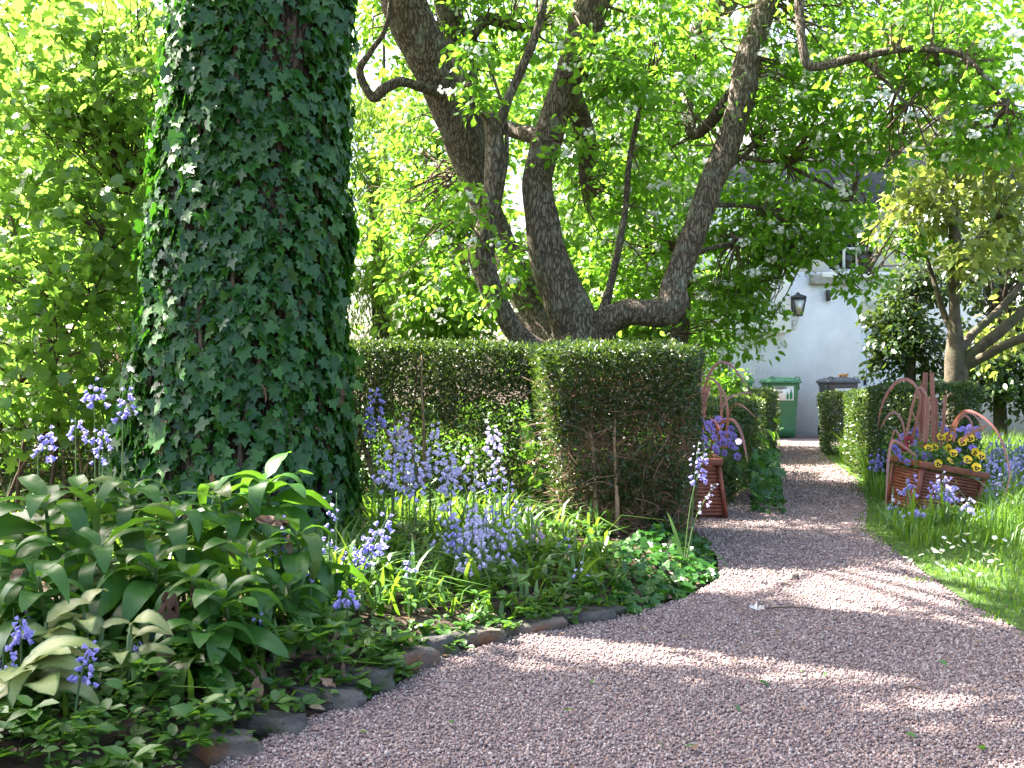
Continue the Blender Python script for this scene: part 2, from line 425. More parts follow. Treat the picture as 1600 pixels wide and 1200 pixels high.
# ------------------------------------------------------------------ ground, path, lawn, bed
path_poly = [(-1.9, .6), (-1.15, 2.0)] + [tuple(G(u, v)[:2]) for u, v in
    ((395, 1170), (450, 1130), (570, 1100), (625, 1068), (690, 1030), (800, 995), (900, 975), (975, 962), (1070, 935), (1125, 905), (1120, 870), (1085, 835))] + [
    (1.15, 7.3), (1.45, 8.0), (1.72, 8.2), (2.8, 11.4), (4.05, 15.7), (2.6, 16.6), (2.4, 18.9), (9, 18.9), (9, 16.2), (4.7, 15.6), (4.15, 13.6), (3.5, 10.4)] + [
    tuple(G(u, v)[:2]) for u, v in ((1356, 790), (1352, 825), (1400, 860), (1440, 892), (1500, 935), (1600, 990))] + [(2.35, 3.0), (3.1, .6)]
lawn_poly = [(3.5, 10.4)] + [tuple(G(u, v)[:2]) for u, v in ((1356, 790), (1352, 825), (1400, 860), (1440, 892), (1500, 935), (1600, 990))] + [(2.35, 3.0), (3.1, .6), (14, .6), (14, 15.6), (4.7, 15.6), (4.15, 13.6)]
ground = tag(add('ground', mesh('ground', [(-250, -60, -.08), (250, -60, -.08), (250, 400, -.08), (-250, 400, -.08)], [(0, 1, 2, 3)], M['soil'])), kind='structure')
gp = tag(add('gravel_path', mesh('gravel_path', [(x, y, 0) for x, y in path_poly], [tuple(range(len(path_poly)))], M['gravel_bed'])), kind='structure')
def lawn_z(x, y):
    return .012
tag(add('lawn', mesh('lawn', [(x, y, .008) for x, y in lawn_poly], [tuple(range(len(lawn_poly)))], M['lawn_soil'])), kind='structure')
# raised planting bed left of the path
gx = np.linspace(-8, 1.5, 120); gy = np.linspace(1.2, 9.5, 105)
XX, YY = np.meshgrid(gx, gy)
ins = inside(path_poly, XX, YY); dd = dist_poly(path_poly, XX, YY)
def bed_h(x, y):
    x = np.asarray(x, float); y = np.asarray(y, float)
    i = inside(path_poly, x, y); d = dist_poly(path_poly, x, y)
    z = np.where(i, -.06, -.03 + .1 * np.clip(d / .25, 0, 1)) + .05 * np.clip(d / 1.5, 0, 1) * (~i)
    return z
ZZ = bed_h(XX, YY)
nzv = np.array([noise.noise(Vector((x * 2.5, y * 2.5, 0))) * .03 + noise.noise(Vector((x * 9, y * 9, 3))) * .012 for x, y in zip(XX.ravel(), YY.ravel())]).reshape(XX.shape)
ZZ = ZZ + nzv * (~ins)
nx = len(gx); ny = len(gy)
idx = np.arange(nx * ny).reshape(ny, nx)
quad = np.stack([idx[:-1, :-1], idx[:-1, 1:], idx[1:, 1:], idx[1:, :-1]], -1).reshape(-1, 4)
tag(add('flower_bed', mesh('flower_bed', np.stack([XX, YY, ZZ], -1), quad, M['soil'], True)), kind='structure')
def bz(x, y): return float(bed_h(np.array([x]), np.array([y]))[0])

# gravel stones
OCT_V = np.array([(1, 0, 0), (-1, 0, 0), (0, 1, 0), (0, -1, 0), (0, 0, .75), (0, 0, -.75)]) * .5
OCT_F = [(0, 2, 4), (2, 1, 4), (1, 3, 4), (3, 0, 4), (2, 0, 5), (1, 2, 5), (3, 1, 5), (0, 3, 5)]
def rand_rot(n):
    q = norm(rng.normal(size=(n, 4))); a, b, c, d = q.T
    return np.stack([np.stack([1 - 2 * (c * c + d * d), 2 * (b * c - a * d), 2 * (b * d + a * c)], -1),
                     np.stack([2 * (b * c + a * d), 1 - 2 * (b * b + d * d), 2 * (c * d - a * b)], -1),
                     np.stack([2 * (b * d - a * c), 2 * (c * d + a * b), 1 - 2 * (b * b + c * c)], -1)], 1)
Vs = []; Fs = []; off = 0
for (x0, x1, y0, y1, dens, smin, smax) in ((-1.3, 2.6, 2.4, 3.6, 19000, .005, .0145), (-.8, 2.8, 3.6, 5.2, 11500, .007, .016), (0, 3.2, 5.2, 8, 4200, .011, .021), (1, 4.6, 8, 17, 1300, .015, .028)):
    n = int((x1 - x0) * (y1 - y0) * dens)
    x = rng.uniform(x0, x1, n); y = rng.uniform(y0, y1, n)
    keep = inside(path_poly, x, y) & (np.abs(x / y) < .53); x = x[keep]; y = y[keep]; n = len(x)
    s = rng.uniform(smin, smax, n)
    B = rand_rot(n)
    sz = s[:, None] * rng.uniform(.65, 1.25, (n, 3))
    loc = np.stack([x, y, s * rng.uniform(.05, .42, n)], -1)
    V, Fa = scatter(OCT_V, OCT_F, loc, B, sz)
    Vs.append(V); Fs.append(Fa + off); off += len(V)
tag(add('gravel', mesh('gravel', np.concatenate(Vs), np.concatenate(Fs), M['stones'])), kind='stuff')

# ------------------------------------------------------------------ house
WY = 19.0
house = thing('house', (6, WY, 0), 'white roughcast house at the end of the gravel path', 'house')
def hpart(name, mb, mat, smooth=False, parent=house): return add(name, mb.mesh(name, mat, smooth), parent, world=True)
wx0, wx1 = P(1292, 400, WY).x, P(1372, 400, WY).x
wz0, wz1 = P(0, 425, WY).z, P(0, 352, WY).z
EAVE = 4.25
# front wall built round the window and the door
dx0, dx1, dz = P(1345, 0, WY).x, P(1345, 0, WY).x + .95, 2.05
mb = MB()
def slab(x0, x1, z0, z1, y0=WY, y1=WY + .4): mb.box(((x0 + x1) / 2, (y0 + y1) / 2, (z0 + z1) / 2), ((x1 - x0) / 2, (y1 - y0) / 2, (z1 - z0) / 2))
slab(1.5, dx0, -.1, wz0); slab(dx1, 14, -.1, wz0)
slab(dx0, dx1, dz, wz0)
slab(1.5, wx0, wz0, EAVE); slab(wx1, 14, wz0, EAVE); slab(wx0, wx1, wz1, EAVE)
wall = hpart('wall', mb, M['harl'])
mb = MB(); mb.box((7.75, WY + 4.2, 2), (6.2, .2, 2.2)); mb.box((1.7, WY + 2.2, 2.1), (.2, 1.79, 2.2)); mb.box((13.8, WY + 2.2, 2.1), (.2, 1.79, 2.2)); hpart('rear_wall', mb, M['harl'])
mb = MB(); px1 = P(1230, 0, WY).x
mb.box(((2.6 + px1) / 2, WY - .14, (P(0, 521, WY).z + EAVE) / 2), ((px1 - 2.6) / 2, .138, (EAVE - P(0, 521, WY).z) / 2), bev=.015)
hpart('chimney_breast', mb, M['harl'])
mb = MB(); mb.loft([[(1.2, WY - .35, EAVE), (14.3, WY - .35, EAVE), (14.3, WY + 4.8, EAVE), (1.2, WY + 4.8, EAVE)], [(1.2, WY + 2.1, EAVE + 2.2), (14.3, WY + 2.1, EAVE + 2.2), (14.3, WY + 2.3, EAVE + 2.2), (1.2, WY + 2.3, EAVE + 2.2)]])
hpart('roof', mb, M['slate'])
mb = MB(); mb.box((P(1300, 0, WY).x, WY - .05, P(0, 437, WY).z), (.42, .048, .09), bev=.012); hpart('stone_ledge', mb, M['stone_trim'])
mb = MB(); mb.box((P(1385, 0, WY).x, WY - .05, P(0, 437, WY).z), (.3, .048, .09), bev=.012); hpart('stone_ledge', mb, M['stone_trim'])
# window: frame, glazing bars, panes
wroot = D.objects.new('window', MB().box(((wx0 + wx1) / 2, WY + .28, (wz0 + wz1) / 2), ((wx1 - wx0) / 2, .02, (wz1 - wz0) / 2)).mesh('window', M['curtain']))
COL.objects.link(wroot); wroot.parent = house; wroot.location = -Vector(house.location)
def sub(name, mb, mat, parent):
    o = D.objects.new(name, mb.mesh(name, mat)); COL.objects.link(o); o.parent = parent; return o
mb = MB()
for x in (wx0 + .03, wx1 - .03): mb.box((x, WY + .1, (wz0 + wz1) / 2), (.03, .05, (wz1 - wz0) / 2))
for z in (wz0 + .03, wz1 - .03): mb.box(((wx0 + wx1) / 2, WY + .1, z), ((wx1 - wx0) / 2 - .06, .048, .03))
sub('frame', mb, M['white'], wroot)
mb = MB(); ww = wx1 - wx0
for k in (.36, .62): mb.box((wx0 + ww * k, WY + .1, (wz0 + wz1) / 2), (.022, .03, (wz1 - wz0) / 2 - .06))
mb.box(((wx0 + wx1) / 2, WY + .1, P(0, 388, WY).z), (ww / 2 - .06, .034, .028))
sub('glazing_bar', mb, M['white'], wroot)
for k0, k1 in ((0.04, .34), (.38, .6), (.64, .96)):
    for z0, z1 in ((wz0 + .06, P(0, 388, WY).z - .03), (P(0, 388, WY).z + .03, wz1 - .06)):
        mb = MB(); mb.box((wx0 + ww * (k0 + k1) / 2, WY + .12, (z0 + z1) / 2), (ww * (k1 - k0) / 2, .004, (z1 - z0) / 2)); sub('pane', mb, M['glass'], wroot)
mb = MB(); mb.box(((wx0 + wx1) / 2, WY - .06, wz0 - .06), (ww / 2 + .12, .058, .05), bev=.01); sub('sill', mb, M['white'], wroot)
# door of vertical planks
droot = D.objects.new('door', MB().box(((dx0 + dx1) / 2, WY + .14, dz / 2 + .03), ((dx1 - dx0) / 2, .02, dz / 2)).mesh('door', M['door']))
COL.objects.link(droot); droot.parent = house; droot.location = -Vector(house.location)
for k in range(7):
    mb = MB(); wd = (dx1 - dx0) / 7
    mb.box((dx0 + wd * (k + .5), WY + .105, dz / 2 + .02), (wd / 2 - .006, .014, dz / 2 - .02), bev=.004); sub('plank', mb, M['door'], droot)
mb = MB(); mb.box((dx0 + .1, WY + .075, 1.0), (.02, .015, .08)); sub('handle', mb, M['iron'], droot)

# wall lantern
lp = P(1248, 480, WY - .28)
lamp = thing('wall_lantern', (lp.x, WY, lp.z), 'black framed lantern with pale panes mounted on the white house wall', 'lamp')
s = .15
top = [(-s, -s, .2), (s, -s, .2), (s, s, .2), (-s, s, .2)]; bot = [(-s * .55, -s * .55, -.2), (s * .55, -s * .55, -.2), (s * .55, s * .55, -.2), (-s * .55, s * .55, -.2)]
oc = Vector((0, -.3, 0))
def lpt(p): return Vector(p) + oc
mb = MB()
for a, b in zip(top, bot): mb.tube([(*lpt(a), .022), (*lpt(b), .02)], n=6, sub=1)
for r_ in (top, bot):
    for i in range(4): mb.tube([(*lpt(r_[i]), .02), (*lpt(r_[(i + 1) % 4]), .02)], n=6, sub=1)
add('frame', mb.mesh('frame', M['iron']), lamp)
for i in range(4):
    q = [lpt(top[i]), lpt(top[(i + 1) % 4]), lpt(bot[(i + 1) % 4]), lpt(bot[i])]
    c = sum(q, Vector()) / 4; inn = [c + (p - c) * .97 for p in q]; back = [p + (oc - p) * .03 for p in inn]
    add('pane', MB().loft([inn, back]).mesh('pane', M['milk']), lamp)
mb = MB(); z = .225
mb.loft([[tuple(lpt((x * 1.2, y * 1.2, z))) for x, y, _ in top], [tuple(lpt((x * 1.05, y * 1.05, z + .05))) for x, y, _ in top], [tuple(lpt((x * .35, y * .35, z + .1))) for x, y, _ in top], [tuple(lpt((x * .12, y * .12, z + .15))) for x, y, _ in top]])
add('cap', mb.mesh('cap', M['iron']), lamp)
mb = MB(); mb.tube([(0, .0, -.42, .022), (0, -.12, -.43, .022), (0, -.27, -.34, .02), (0, -.3, -.22, .02)], n=8, sub=4); mb.box((0, -.012, -.42), (.05, .012, .12), bev=.006); mb.tube([(0, -.3, -.34, .01), (0, -.3, -.3, .035), (0, -.3, -.25, .012)], n=8)
add('bracket', mb.mesh('bracket', M['white']), lamp)
lamp.scale = (.74, .74, .74)
# small black bracket further along the wall
b2 = P(1293, 462, WY)
o = add('wall_hook', MB().box((0, -.04, 0), (.03, .04, .1), bev=.006).box((0, -.11, -.07), (.02, .035, .02), bev=.004).mesh('wall_hook', M['iron']), loc=(b2.x, WY, b2.z))
tag(o, 'small black iron hook on the white wall right of the lantern', 'hook')

# ------------------------------------------------------------------ wheelie bins
def text_mesh(txt, size, mat, bold=0.0):
    cu = D.curves.new('lettering', 'FONT'); cu.body = txt; cu.size = size; cu.align_x = 'LEFT'; cu.extrude = .0008; cu.offset = bold
    o = D.objects.new('lettering', cu); COL.objects.link(o)
    me = D.meshes.new_from_object(o.evaluated_get(bpy.context.evaluated_depsgraph_get()))
    D.objects.remove(o); D.curves.remove(cu)
    me.materials.clear(); me.materials.append(mat); return me
def wheelie(x, y, label, body, lid, rot=0):
    t = thing('wheelie_bin', (x, y, 0), label, 'wheelie bin', 'wheelie bins along the house wall', rot=(0, 0, rot))
    mb = MB()
    mb.loft([rrect(.21, .24, .03, .02, 0, .02), rrect(.215, .25, .035, .15, 0, .02), rrect(.25, .3, .04, .9, 0, .01), rrect(.265, .315, .04, .92, 0, .01), rrect(.265, .315, .04, .97, 0, .01)])
    add('body', mb.mesh('body', body, False), t)
    mb = MB()
    mb.loft([rrect(.295, .345, .05, .955), rrect(.3, .35, .05, .985), rrect(.285, .335, .05, 1.015), rrect(.2, .25, .06, 1.05), rrect(.15, .2, .06, 1.062)])
    l = add('lid', mb.mesh('lid', lid, False), t)
    for sx in (-1, 1):
        mb = MB(); mb.tube([(sx * .17, -.3, 1.01, .011), (sx * .18, -.3, 1.055, .011), (sx * .25, -.3, 1.06, .011), (sx * .27, -.3, 1.0, .011)], n=6, sub=3)
        add('grip', mb.mesh('grip', lid, True), l)
        mb = MB(); mb.box((sx * .262, -.2, .9), (.012, .05, .06), bev=.006); add('comb_lug', mb.mesh('comb_lug', body), t)
    mb = MB(); mb.tube([(0, -.352, .985, .013), (0, -.358, .985, .013)], n=8, sub=1); add('lock_plug', mb.mesh('lock_plug', M['black']), l)
    mb = MB(); mb.tube([(-.2, .36, 1.0, .016), (.2, .36, 1.0, .016)], n=8, sub=1); mb.box((-.2, .335, .99), (.02, .03, .02)); mb.box((.2, .335, .99), (.02, .03, .02)); add('handle', mb.mesh('handle', body), t)
    for sx in (-1, 1):
        mb = MB()
        prof = [(.0, .0), (.0, .1), (.008, .115), (.05, .115), (.058, .1), (.058, 0)]
        rings = [[(sx * (.205 + a), .22 + max(r, .001) * math.cos(k * math.pi / 10), .115 + max(r, .001) * math.sin(k * math.pi / 10)) for k in range(20)] for a, r in prof]
        add('wheel', mb.loft(rings).mesh('wheel', M['black']), t)
    mb = MB(); mb.tube([(-.2, .22, .115, .014), (.2, .22, .115, .014)], n=8, sub=1); add('axle', mb.mesh('axle', M['iron']), t)
    return t
def front_y(z): return .02 + (-.25 - (z - .15) / .75 * .05) + (-.01 * (z - .15) / .75)
def sticker(t, x0, x1, z0, z1):
    y0, y1 = front_y(z0) - .006, front_y(z1) - .006
    V = [(x0, y0, z0), (x1, y0, z0), (x1, y1, z1), (x0, y1, z1), (x0, y0 + .003, z0), (x1, y0 + .003, z0), (x1, y1 + .003, z1), (x0, y1 + .003, z1)]
    return add('sticker', mesh('sticker', V, [(0, 1, 2, 3), (7, 6, 5, 4), (0, 4, 5, 1), (1, 5, 6, 2), (2, 6, 7, 3), (3, 7, 4, 0)], M['sticker']), t)
tiltx = R(90) - math.atan(.06 / .75) * -1
def put_text(stk, txt, size, mat, x, z, bold=0):
    return add('lettering', text_mesh(txt, size, mat, bold), stk, loc=(x, front_y(z) - .0085, z), rot=(R(90) + math.atan(.08), 0, 0))
BY = 18.05
t = wheelie(P(1219, 0, BY).x, BY, 'green wheelie bin with a white bottle sticker against the house wall', M['bin_green'], M['bin_lid'])
st = sticker(t, -.19, .16, .66, .925)
put_text(st, 'GREEN', .068, M['ink'], -.175, .855, .0015); put_text(st, 'GLASS', .05, M['ink'], -.175, .785, .001)
def bottle(stk, x, z, h, mat):
    pr = [(.0, .5), (.56, .5), (.68, .36), (.78, .17), (.95, .15), (.955, .2), (1, .2)]
    V = [(x - r * h * .3, front_y(z + a * h) - .009, z + a * h) for a, r in pr] + [(x + r * h * .3, front_y(z + a * h) - .009, z + a * h) for a, r in pr]
    n = len(pr); Fa = [(i, i + n, i + 1 + n, i + 1) for i in range(n - 1)]
    add('bottle_print', mesh('bottle_print', V, Fa, mat), stk)
bottle(st, .115, .68, .17, M['ink_green']); bottle(st, .055, .68, .13, M['ink_green'])
t = wheelie(P(1309, 0, BY).x, BY, 'grey wheelie bin with a pale sticker against the house wall', M['bin_grey'], M['bin_grey'])
st = sticker(t, -.14, .17, .62, .87); put_text(st, 'Clear Glass', .058, M['ink'], -.125, .77, .0006)
wheelie(P(1146, 0, BY).x, BY, 'green wheelie bin half hidden behind the clipped hedge and planter leaves', M['bin_green'], M['bin_lid'])
# scrap lying on the grey lid
gb = P(1315, 0, BY)
mb = MB()
for k in range(5):
    a = k * 1.3; mb.tube([(.03 * k - .07, .02 * math.sin(a), .0, .012), (.03 * k - .06, .03 * math.cos(a), .035, .016), (.03 * k - .03, .03 * math.sin(a), .05 + .015 * (k % 2), .006)], n=6, sub=3)
tag(add('bread_scrap', mb.mesh('bread_scrap', M['rust'], True), loc=(gb.x, BY - .1, 1.064)), 'orange brown scrap lying on the grey bin lid', 'scrap')

# ------------------------------------------------------------------ sun patches as ground ellipses; unseen canopy clumps are laid out to miss them
GAPS = []
for u0, u1, v0, v1 in ((1131, 1394, 872, 930), (1244, 1319, 940, 953), (1310, 1440, 968, 996), (1000, 1285, 995, 1044), (1405, 1570, 1055, 1128), (1281, 1412, 1085, 1140),
                       (1500, 1600, 962, 996), (1450, 1500, 936, 951), (1470, 1640, 888, 930), (1236, 1345, 748, 766), (1285, 1345, 773, 780), (1247, 1330, 808, 826), (1150, 1200, 812, 830), (1225, 1300, 722, 730), (1240, 1275, 692, 698)):
    a = G(u0, v1); b = G(u1, v0); c = G((u0 + u1) / 2, (v0 + v1) / 2)
    GAPS.append((c.x, (a.y + b.y) / 2, (u1 - u0) / 2 / F * c.y * 1.1, abs(b.y - a.y) / 2 * 1.15 + .03))
GAPS += [(-.55, 3.75, .3, .22), (-.1, 5.6, .95, 1.0), (-1.3, 6.0, .9, 1.4), (4.2, 6.2, .9, 1.3), (5.5, 9, 1.5, 2), (-3, 6.5, 1.6, 1.9)]
SX, SY = to_sun.x / to_sun.z, to_sun.y / to_sun.z
def ground_hit(c): return c[0] - c[2] * SX, c[1] - c[2] * SY
def in_gap(x, y, grow=1.0): return any(((x - a) / (rx * grow)) ** 2 + ((y - b) / (ry * grow)) ** 2 < 1 for a, b, rx, ry in GAPS)

# ------------------------------------------------------------------ foliage builders
class Cloud:
    """leaf faces gathered for one mesh"""
    def __init__(s): s.L = []; s.D = []; s.N = []; s.S = []
    def put(s, loc, d, n, size): s.L.append(loc); s.D.append(d); s.N.append(n); s.S.append(size)
    def build(s, name, T, TF, mat, parent, stuff=True):
        L = np.concatenate(s.L); B = basis(np.concatenate(s.D), np.concatenate(s.N)); S = np.concatenate(s.S)
        V, Fa = scatter(T, TF, L, B, S)
        o = add(name, mesh(name, V, Fa, mat), parent, world=True)
        if stuff: o['kind'] = 'stuff'
        return o
def clump(cl, c, r, n, size, droop=.5, up=.7, flat=.7):
    d = norm(rng.normal(size=(n, 3))); rad = rng.uniform(0, 1, n) ** .6
    loc = np.array(c) + d * rad[:, None] * r * np.array([1, 1, flat])
    out = norm(d * np.array([1, 1, .4]) + rng.normal(size=(n, 3)) * .6 + np.array([0, 0, -droop]))
    nn = norm(rng.normal(size=(n, 3)) * .75 + np.array([0, 0, up]) + d * .35)
    cl.put(loc, out, nn, size * rng.uniform(.6, 1.25, n))
def twig(mb, a, b, r, n=4, wob=.12):
    a = Vector(a); b = Vector(b); L = (b - a).length
    pts = []
    for k in range(4):
        t = k / 3; p = a.lerp(b, t) + Vector(rng.normal(size=3)) * L * wob * math.sin(math.pi * t) + Vector((0, 0, .08 * L * math.sin(math.pi * t)))
        pts.append((*p, r * (1 - .75 * t)))
    mb.tube(pts, n=n, sub=2, cap=False)
def blobs(lst):
    """(u, v, du, dv, Y, dY, n): clump centres inside ellipsoids standing at their own depth"""
    out = []
    for u, v, du, dv, Y, dY, n in lst:
        d = norm(rng.normal(size=(n, 3))) * (rng.uniform(0, 1, n) ** .45)[:, None]
        c = P(u, v, Y)
        for e in d: out.append(c + Vector((e[0] * du / F * Y, e[1] * dY, e[2] * dv / F * Y)))
    return out
def pxr(u, v, Y, wpx):
    p = P(u, v, Y); return (*p, wpx / 2 / F * Y * .85)

# ------------------------------------------------------------------ old spreading tree with white blossom
TY = 9.2
tree = thing('blossom_tree', (P(905, 0, TY).x, TY, 0), 'old gnarled tree with several leaning limbs and fresh leaves behind the hedge', 'tree')
limbs = []
def limb(pts, name='limb', n=18, rough=.1, Yo=None, parent=tree, mat='bark', sub=8, seed=None):
    q = [pxr(u, v, (Y if Y else TY), w_) for u, v, w_, Y in pts]
    V, Fa = tube(q, n=n, sub=sub, rough=rough, nscale=5, seed=len(limbs) * 3.1)
    limbs.append([Vector(p[:3]) for p in q])
    return add(name, mesh(name, V, Fa, M[mat], True), parent, world=True)
T0 = TY
limb([(905, 770, 170, T0), (905, 690, 140, T0), (905, 610, 130, T0), (905, 560, 128, T0), (905, 525, 105, T0), (905, 495, 60, T0 + .1)], 'trunk', n=26)
limb([(908, 560, 95, T0 - .05), (903, 520, 92, T0 - .05), (884, 470, 78, T0 - .1), (858, 405, 70, T0 - .1), (846, 340, 62, T0 - .1), (840, 280, 56, T0 - .05), (858, 210, 54, T0), (884, 130, 52, T0), (908, 60, 56, T0), (926, 0, 60, T0), (940, -80, 55, T0), (930, -200, 45, T0)], n=22)
limb([(925, 540, 80, T0), (945, 505, 58, T0 - .1), (985, 488, 48, T0 - .2), (1028, 490, 52, T0 - .25), (1050, 474, 56, T0 - .25), (1054, 440, 48, T0 - .2), (1082, 372, 48, T0 - .2), (1108, 295, 46, T0 - .2), (1138, 222, 48, T0 - .15), (1160, 150, 50, T0 - .15), (1168, 90, 48, T0 - .1), (1200, 0, 40, T0), (1232, -90, 34, T0), (1290, -190, 26, T0)], n=22)
limb([(870, 560, 60, T0 + .3), (840, 505, 62, T0 + .5), (812, 440, 55, T0 + .6), (782, 375, 50, T0 + .7), (757, 320, 54, T0 + .7), (742, 270, 66, T0 + .7), (714, 195, 76, T0 + .6), (676, 105, 80, T0 + .5), (632, 10, 82, T0 + .4), (600, -90, 70, T0 + .4), (570, -200, 55, T0 + .4)], n=22)
limb([(870, 565, 55, T0 - .1), (815, 530, 40, T0 - .2), (782, 482, 40, T0 - .25), (760, 432, 42, T0 - .25), (752, 388, 48, T0 - .25), (766, 335, 38, T0 - .2), (774, 265, 40, T0 - .2), (770, 200, 30, T0 - .2), (752, 160, 22, T0 - .1), (722, 120, 16, T0), (700, 60, 13, T0)], n=18)
limb([(774, 225, 26, T0 - .2), (790, 165, 19, T0 - .2), (816, 105, 17, T0 - .2), (842, 40, 15, T0 - .2), (856, -40, 12, T0 - .2)], 'branch', n=10)
limb([(738, 250, 50, T0 + .9), (736, 180, 48, T0 + 1), (722, 110, 50, T0 + 1), (705, 40, 50, T0 + 1), (690, -60, 45, T0 + 1)], n=14)
limb([(700, 150, 20, T0 + .4), (660, 137, 18, T0 + .3), (626, 128, 18, T0 + .2), (598, 140, 19, T0 + .1), (582, 152, 17, T0 + .1), (562, 112, 15, T0 + .1), (580, 80, 11, T0), (604, 40, 10, T0), (615, -40, 8, T0)], 'branch', n=10, rough=.1)
limb([(1165, 120, 30, T0 - .1), (1085, 210, 20, T0 + .6), (1074, 120, 30, T0 + 1.4), (1086, 70, 42, T0 + 1.4), (1120, 20, 46, T0 + 1.4), (1170, -50, 44, T0 + 1.4)], n=14)
limb([(890, 140, 40, T0 + .1), (912, 200, 40, T0 + .5), (916, 250, 34, T0 + .8), (908, 285, 10, T0 + .9)], 'broken_limb', n=14)
limb([(1230, -90, 26, T0 - .2), (1246, -40, 18, T0 - .7), (1250, 30, 17, T0 - .9), (1256, 82, 17, T0 - 1), (1270, 104, 17, T0 - 1), (1330, 92, 15, T0 - 1.1), (1400, 78, 13, T0 - 1.2), (1455, 78, 12, T0 - 1.3), (1512, 92, 10, T0 - 1.4), (1575, 165, 7, T0 - 1.5)], 'branch', n=10, rough=.12)
limb([(1345, 90, 11, T0 - 1.1), (1375, 118, 8, T0 - 1.1), (1400, 145, 6, T0 - 1.1), (1418, 165, 4, T0 - 1.1)], 'branch', n=8)
limb([(940, 500, 26, T0 + .1), (955, 440, 14, T0 + .2), (968, 380, 13, T0 + .3), (978, 320, 12, T0 + .4), (985, 240, 10, T0 + .5), (1010, 130, 8, T0 + .5)], 'branch', n=8)
limb([(735, 60, 22, T0 + .8), (760, 30, 24, T0 + .8), (800, 40, 20, T0 + .8), (830, 45, 12, T0 + .8)], 'branch', n=10)
limb([(850, 215, 28, T0), (820, 208, 30, T0 + .3), (790, 200, 26, T0 + .5), (770, 195, 20, T0 + .6)], 'branch', n=10)
limb([(1050, 590, 40, T0 + 1.2), (1062, 520, 36, T0 + 1.2), (1066, 450, 30, T0 + 1.2), (1060, 390, 22, T0 + 1.2)], 'limb', n=12)
for q in (((1140, 260), (1160, 245), (1180, 225)), ((1075, 400), (1150, 380), (1230, 395)), ((1110, 320), (1200, 330), (1280, 400), (1330, 445)), ((1130, 240), (1230, 260), (1330, 310))):
    limb([(u, v, 10 - 2 * i, T0 + .2 * i) for i, (u, v) in enumerate(q)], 'branch', n=8, rough=.08)
limb([(770, 330, 11, T0 - .1), (790, 260, 9, T0 - .1), (788, 180, 7, T0 - .2), (760, 90, 5, T0 - .2)], 'branch', n=8)
# crown
allp = [p for l in limbs for p in l]
cents = blobs([
    (960, 60, 160, 90, 9.6, .9, 60), (760, 40, 120, 90, 10.2, .8, 34), (640, 60, 110, 110, 10.2, .8, 30), (1060, 120, 110, 130, 10.2, .9, 60),
    (980, 300, 110, 150, 10.4, .8, 80), (1010, 430, 120, 90, 10.6, .8, 50), (640, 330, 90, 140, 10.8, .8, 40), (700, 440, 60, 60, 10.3, .6, 14),
    (1230, 200, 110, 110, 9.6, .9, 75), (1200, 350, 110, 90, 9.8, .9, 70), (1130, 440, 70, 60, 9.8, .6, 30), (1260, 90, 150, 90, 9.4, .9, 60),
    (1440, 90, 160, 90, 8.3, .7, 60), (1530, 190, 80, 80, 8.0, .5, 34), (1360, 230, 80, 70, 8.8, .6, 26),
    (940, 110, 60, 60, 8.7, .25, 15), (1000, 150, 40, 40, 8.6, .2, 7), (745, 120, 26, 80, 8.7, .2, 9), (740, 330, 30, 60, 8.7, .2, 6), (800, 420, 50, 60, 9.4, .3, 10), (760, 480, 40, 30, 8.8, .2, 4), (900, 230, 40, 40, 8.7, .2, 5),
    (1285, 345, 70, 45, 9.5, .5, 20), (1335, 440, 40, 26, 9.6, .4, 6), (1150, 520, 55, 30, 9.8, .3, 9), (1230, 395, 60, 40, 9.6, .4, 16), (1180, 490, 40, 30, 9.8, .3, 8),
    (800, -10, 320, 60, 11, 1, 60), (1250, -10, 260, 60, 11, .9, 60), (1500, 50, 120, 80, 10, .7, 40), (1400, 20, 150, 60, 9.4, .6, 30), (1310, 325, 70, 28, 10.2, .3, 14), (1420, 380, 50, 30, 10.6, .3, 10), (870, -80, 420, 80, 9.4, 1.4, 60), (1300, -90, 320, 80, 9.0, 1.2, 60)])
over = []  # unseen clumps above the frame, added to throw dappled shade on the path
while len(over) < 300:
    x = random.uniform(-2.6, 3.6); y = random.uniform(6.4, 12.5); z = random.uniform(4.5, 6.9)
    if z < 1.5 + .372 * y or (x < -2.1 and y < 8.6) or (6.7 < y < 7.3 and x < .2): continue
    if in_gap(*ground_hit((x, y, z)), 1.45): continue
    over.append(Vector((x, y, z)))
cl = Cloud(); tw = MB(); bl = Cloud()
for c in over: clump(cl, c, random.uniform(.2, .38), random.randint(22, 34), .09)
for c in cents:
    r_ = random.uniform(.14, .3)
    clump(cl, c, r_, random.randint(20, 34), .085)
    near = min(allp, key=lambda p: (p - c).length)
    if (near - c).length < 2.6: twig(tw, near.lerp(c, .25) if (near - c).length > 1 else near, c, .011)
    if random.random() < .4:
        for k in range(random.randint(1, 2)):
            b = Vector(c) + Vector(rng.normal(size=3)) * r_ * .6; n = random.randint(10, 20)
            d = norm(rng.normal(size=(n, 3)))
            bl.put(np.array(b) + d * .05 * np.array([1, 1, .6]), norm(rng.normal(size=(n, 3))), norm(d + np.array([0, -.5, .6])), .042 * rng.uniform(.7, 1.2, n))
cl.build('crown', LEAF_V, LEAF_F, M['pear'], tree)
o = add('twigs', tw.mesh('twigs', M['twig']), tree, world=True); o['kind'] = 'stuff'
PET_V = [(0, 0, 0)] + [(.5 * math.cos(a) * (1 if i % 2 == 0 else .6), .5 * math.sin(a) * (1 if i % 2 == 0 else .6), .08) for i, a in enumerate(np.arange(10) * math.pi / 5)]
PET_F = [(0, i + 1, (i + 1) % 10 + 1) for i in range(10)]
bl.build('blossom', PET_V, PET_F, M['white_petal'], tree)

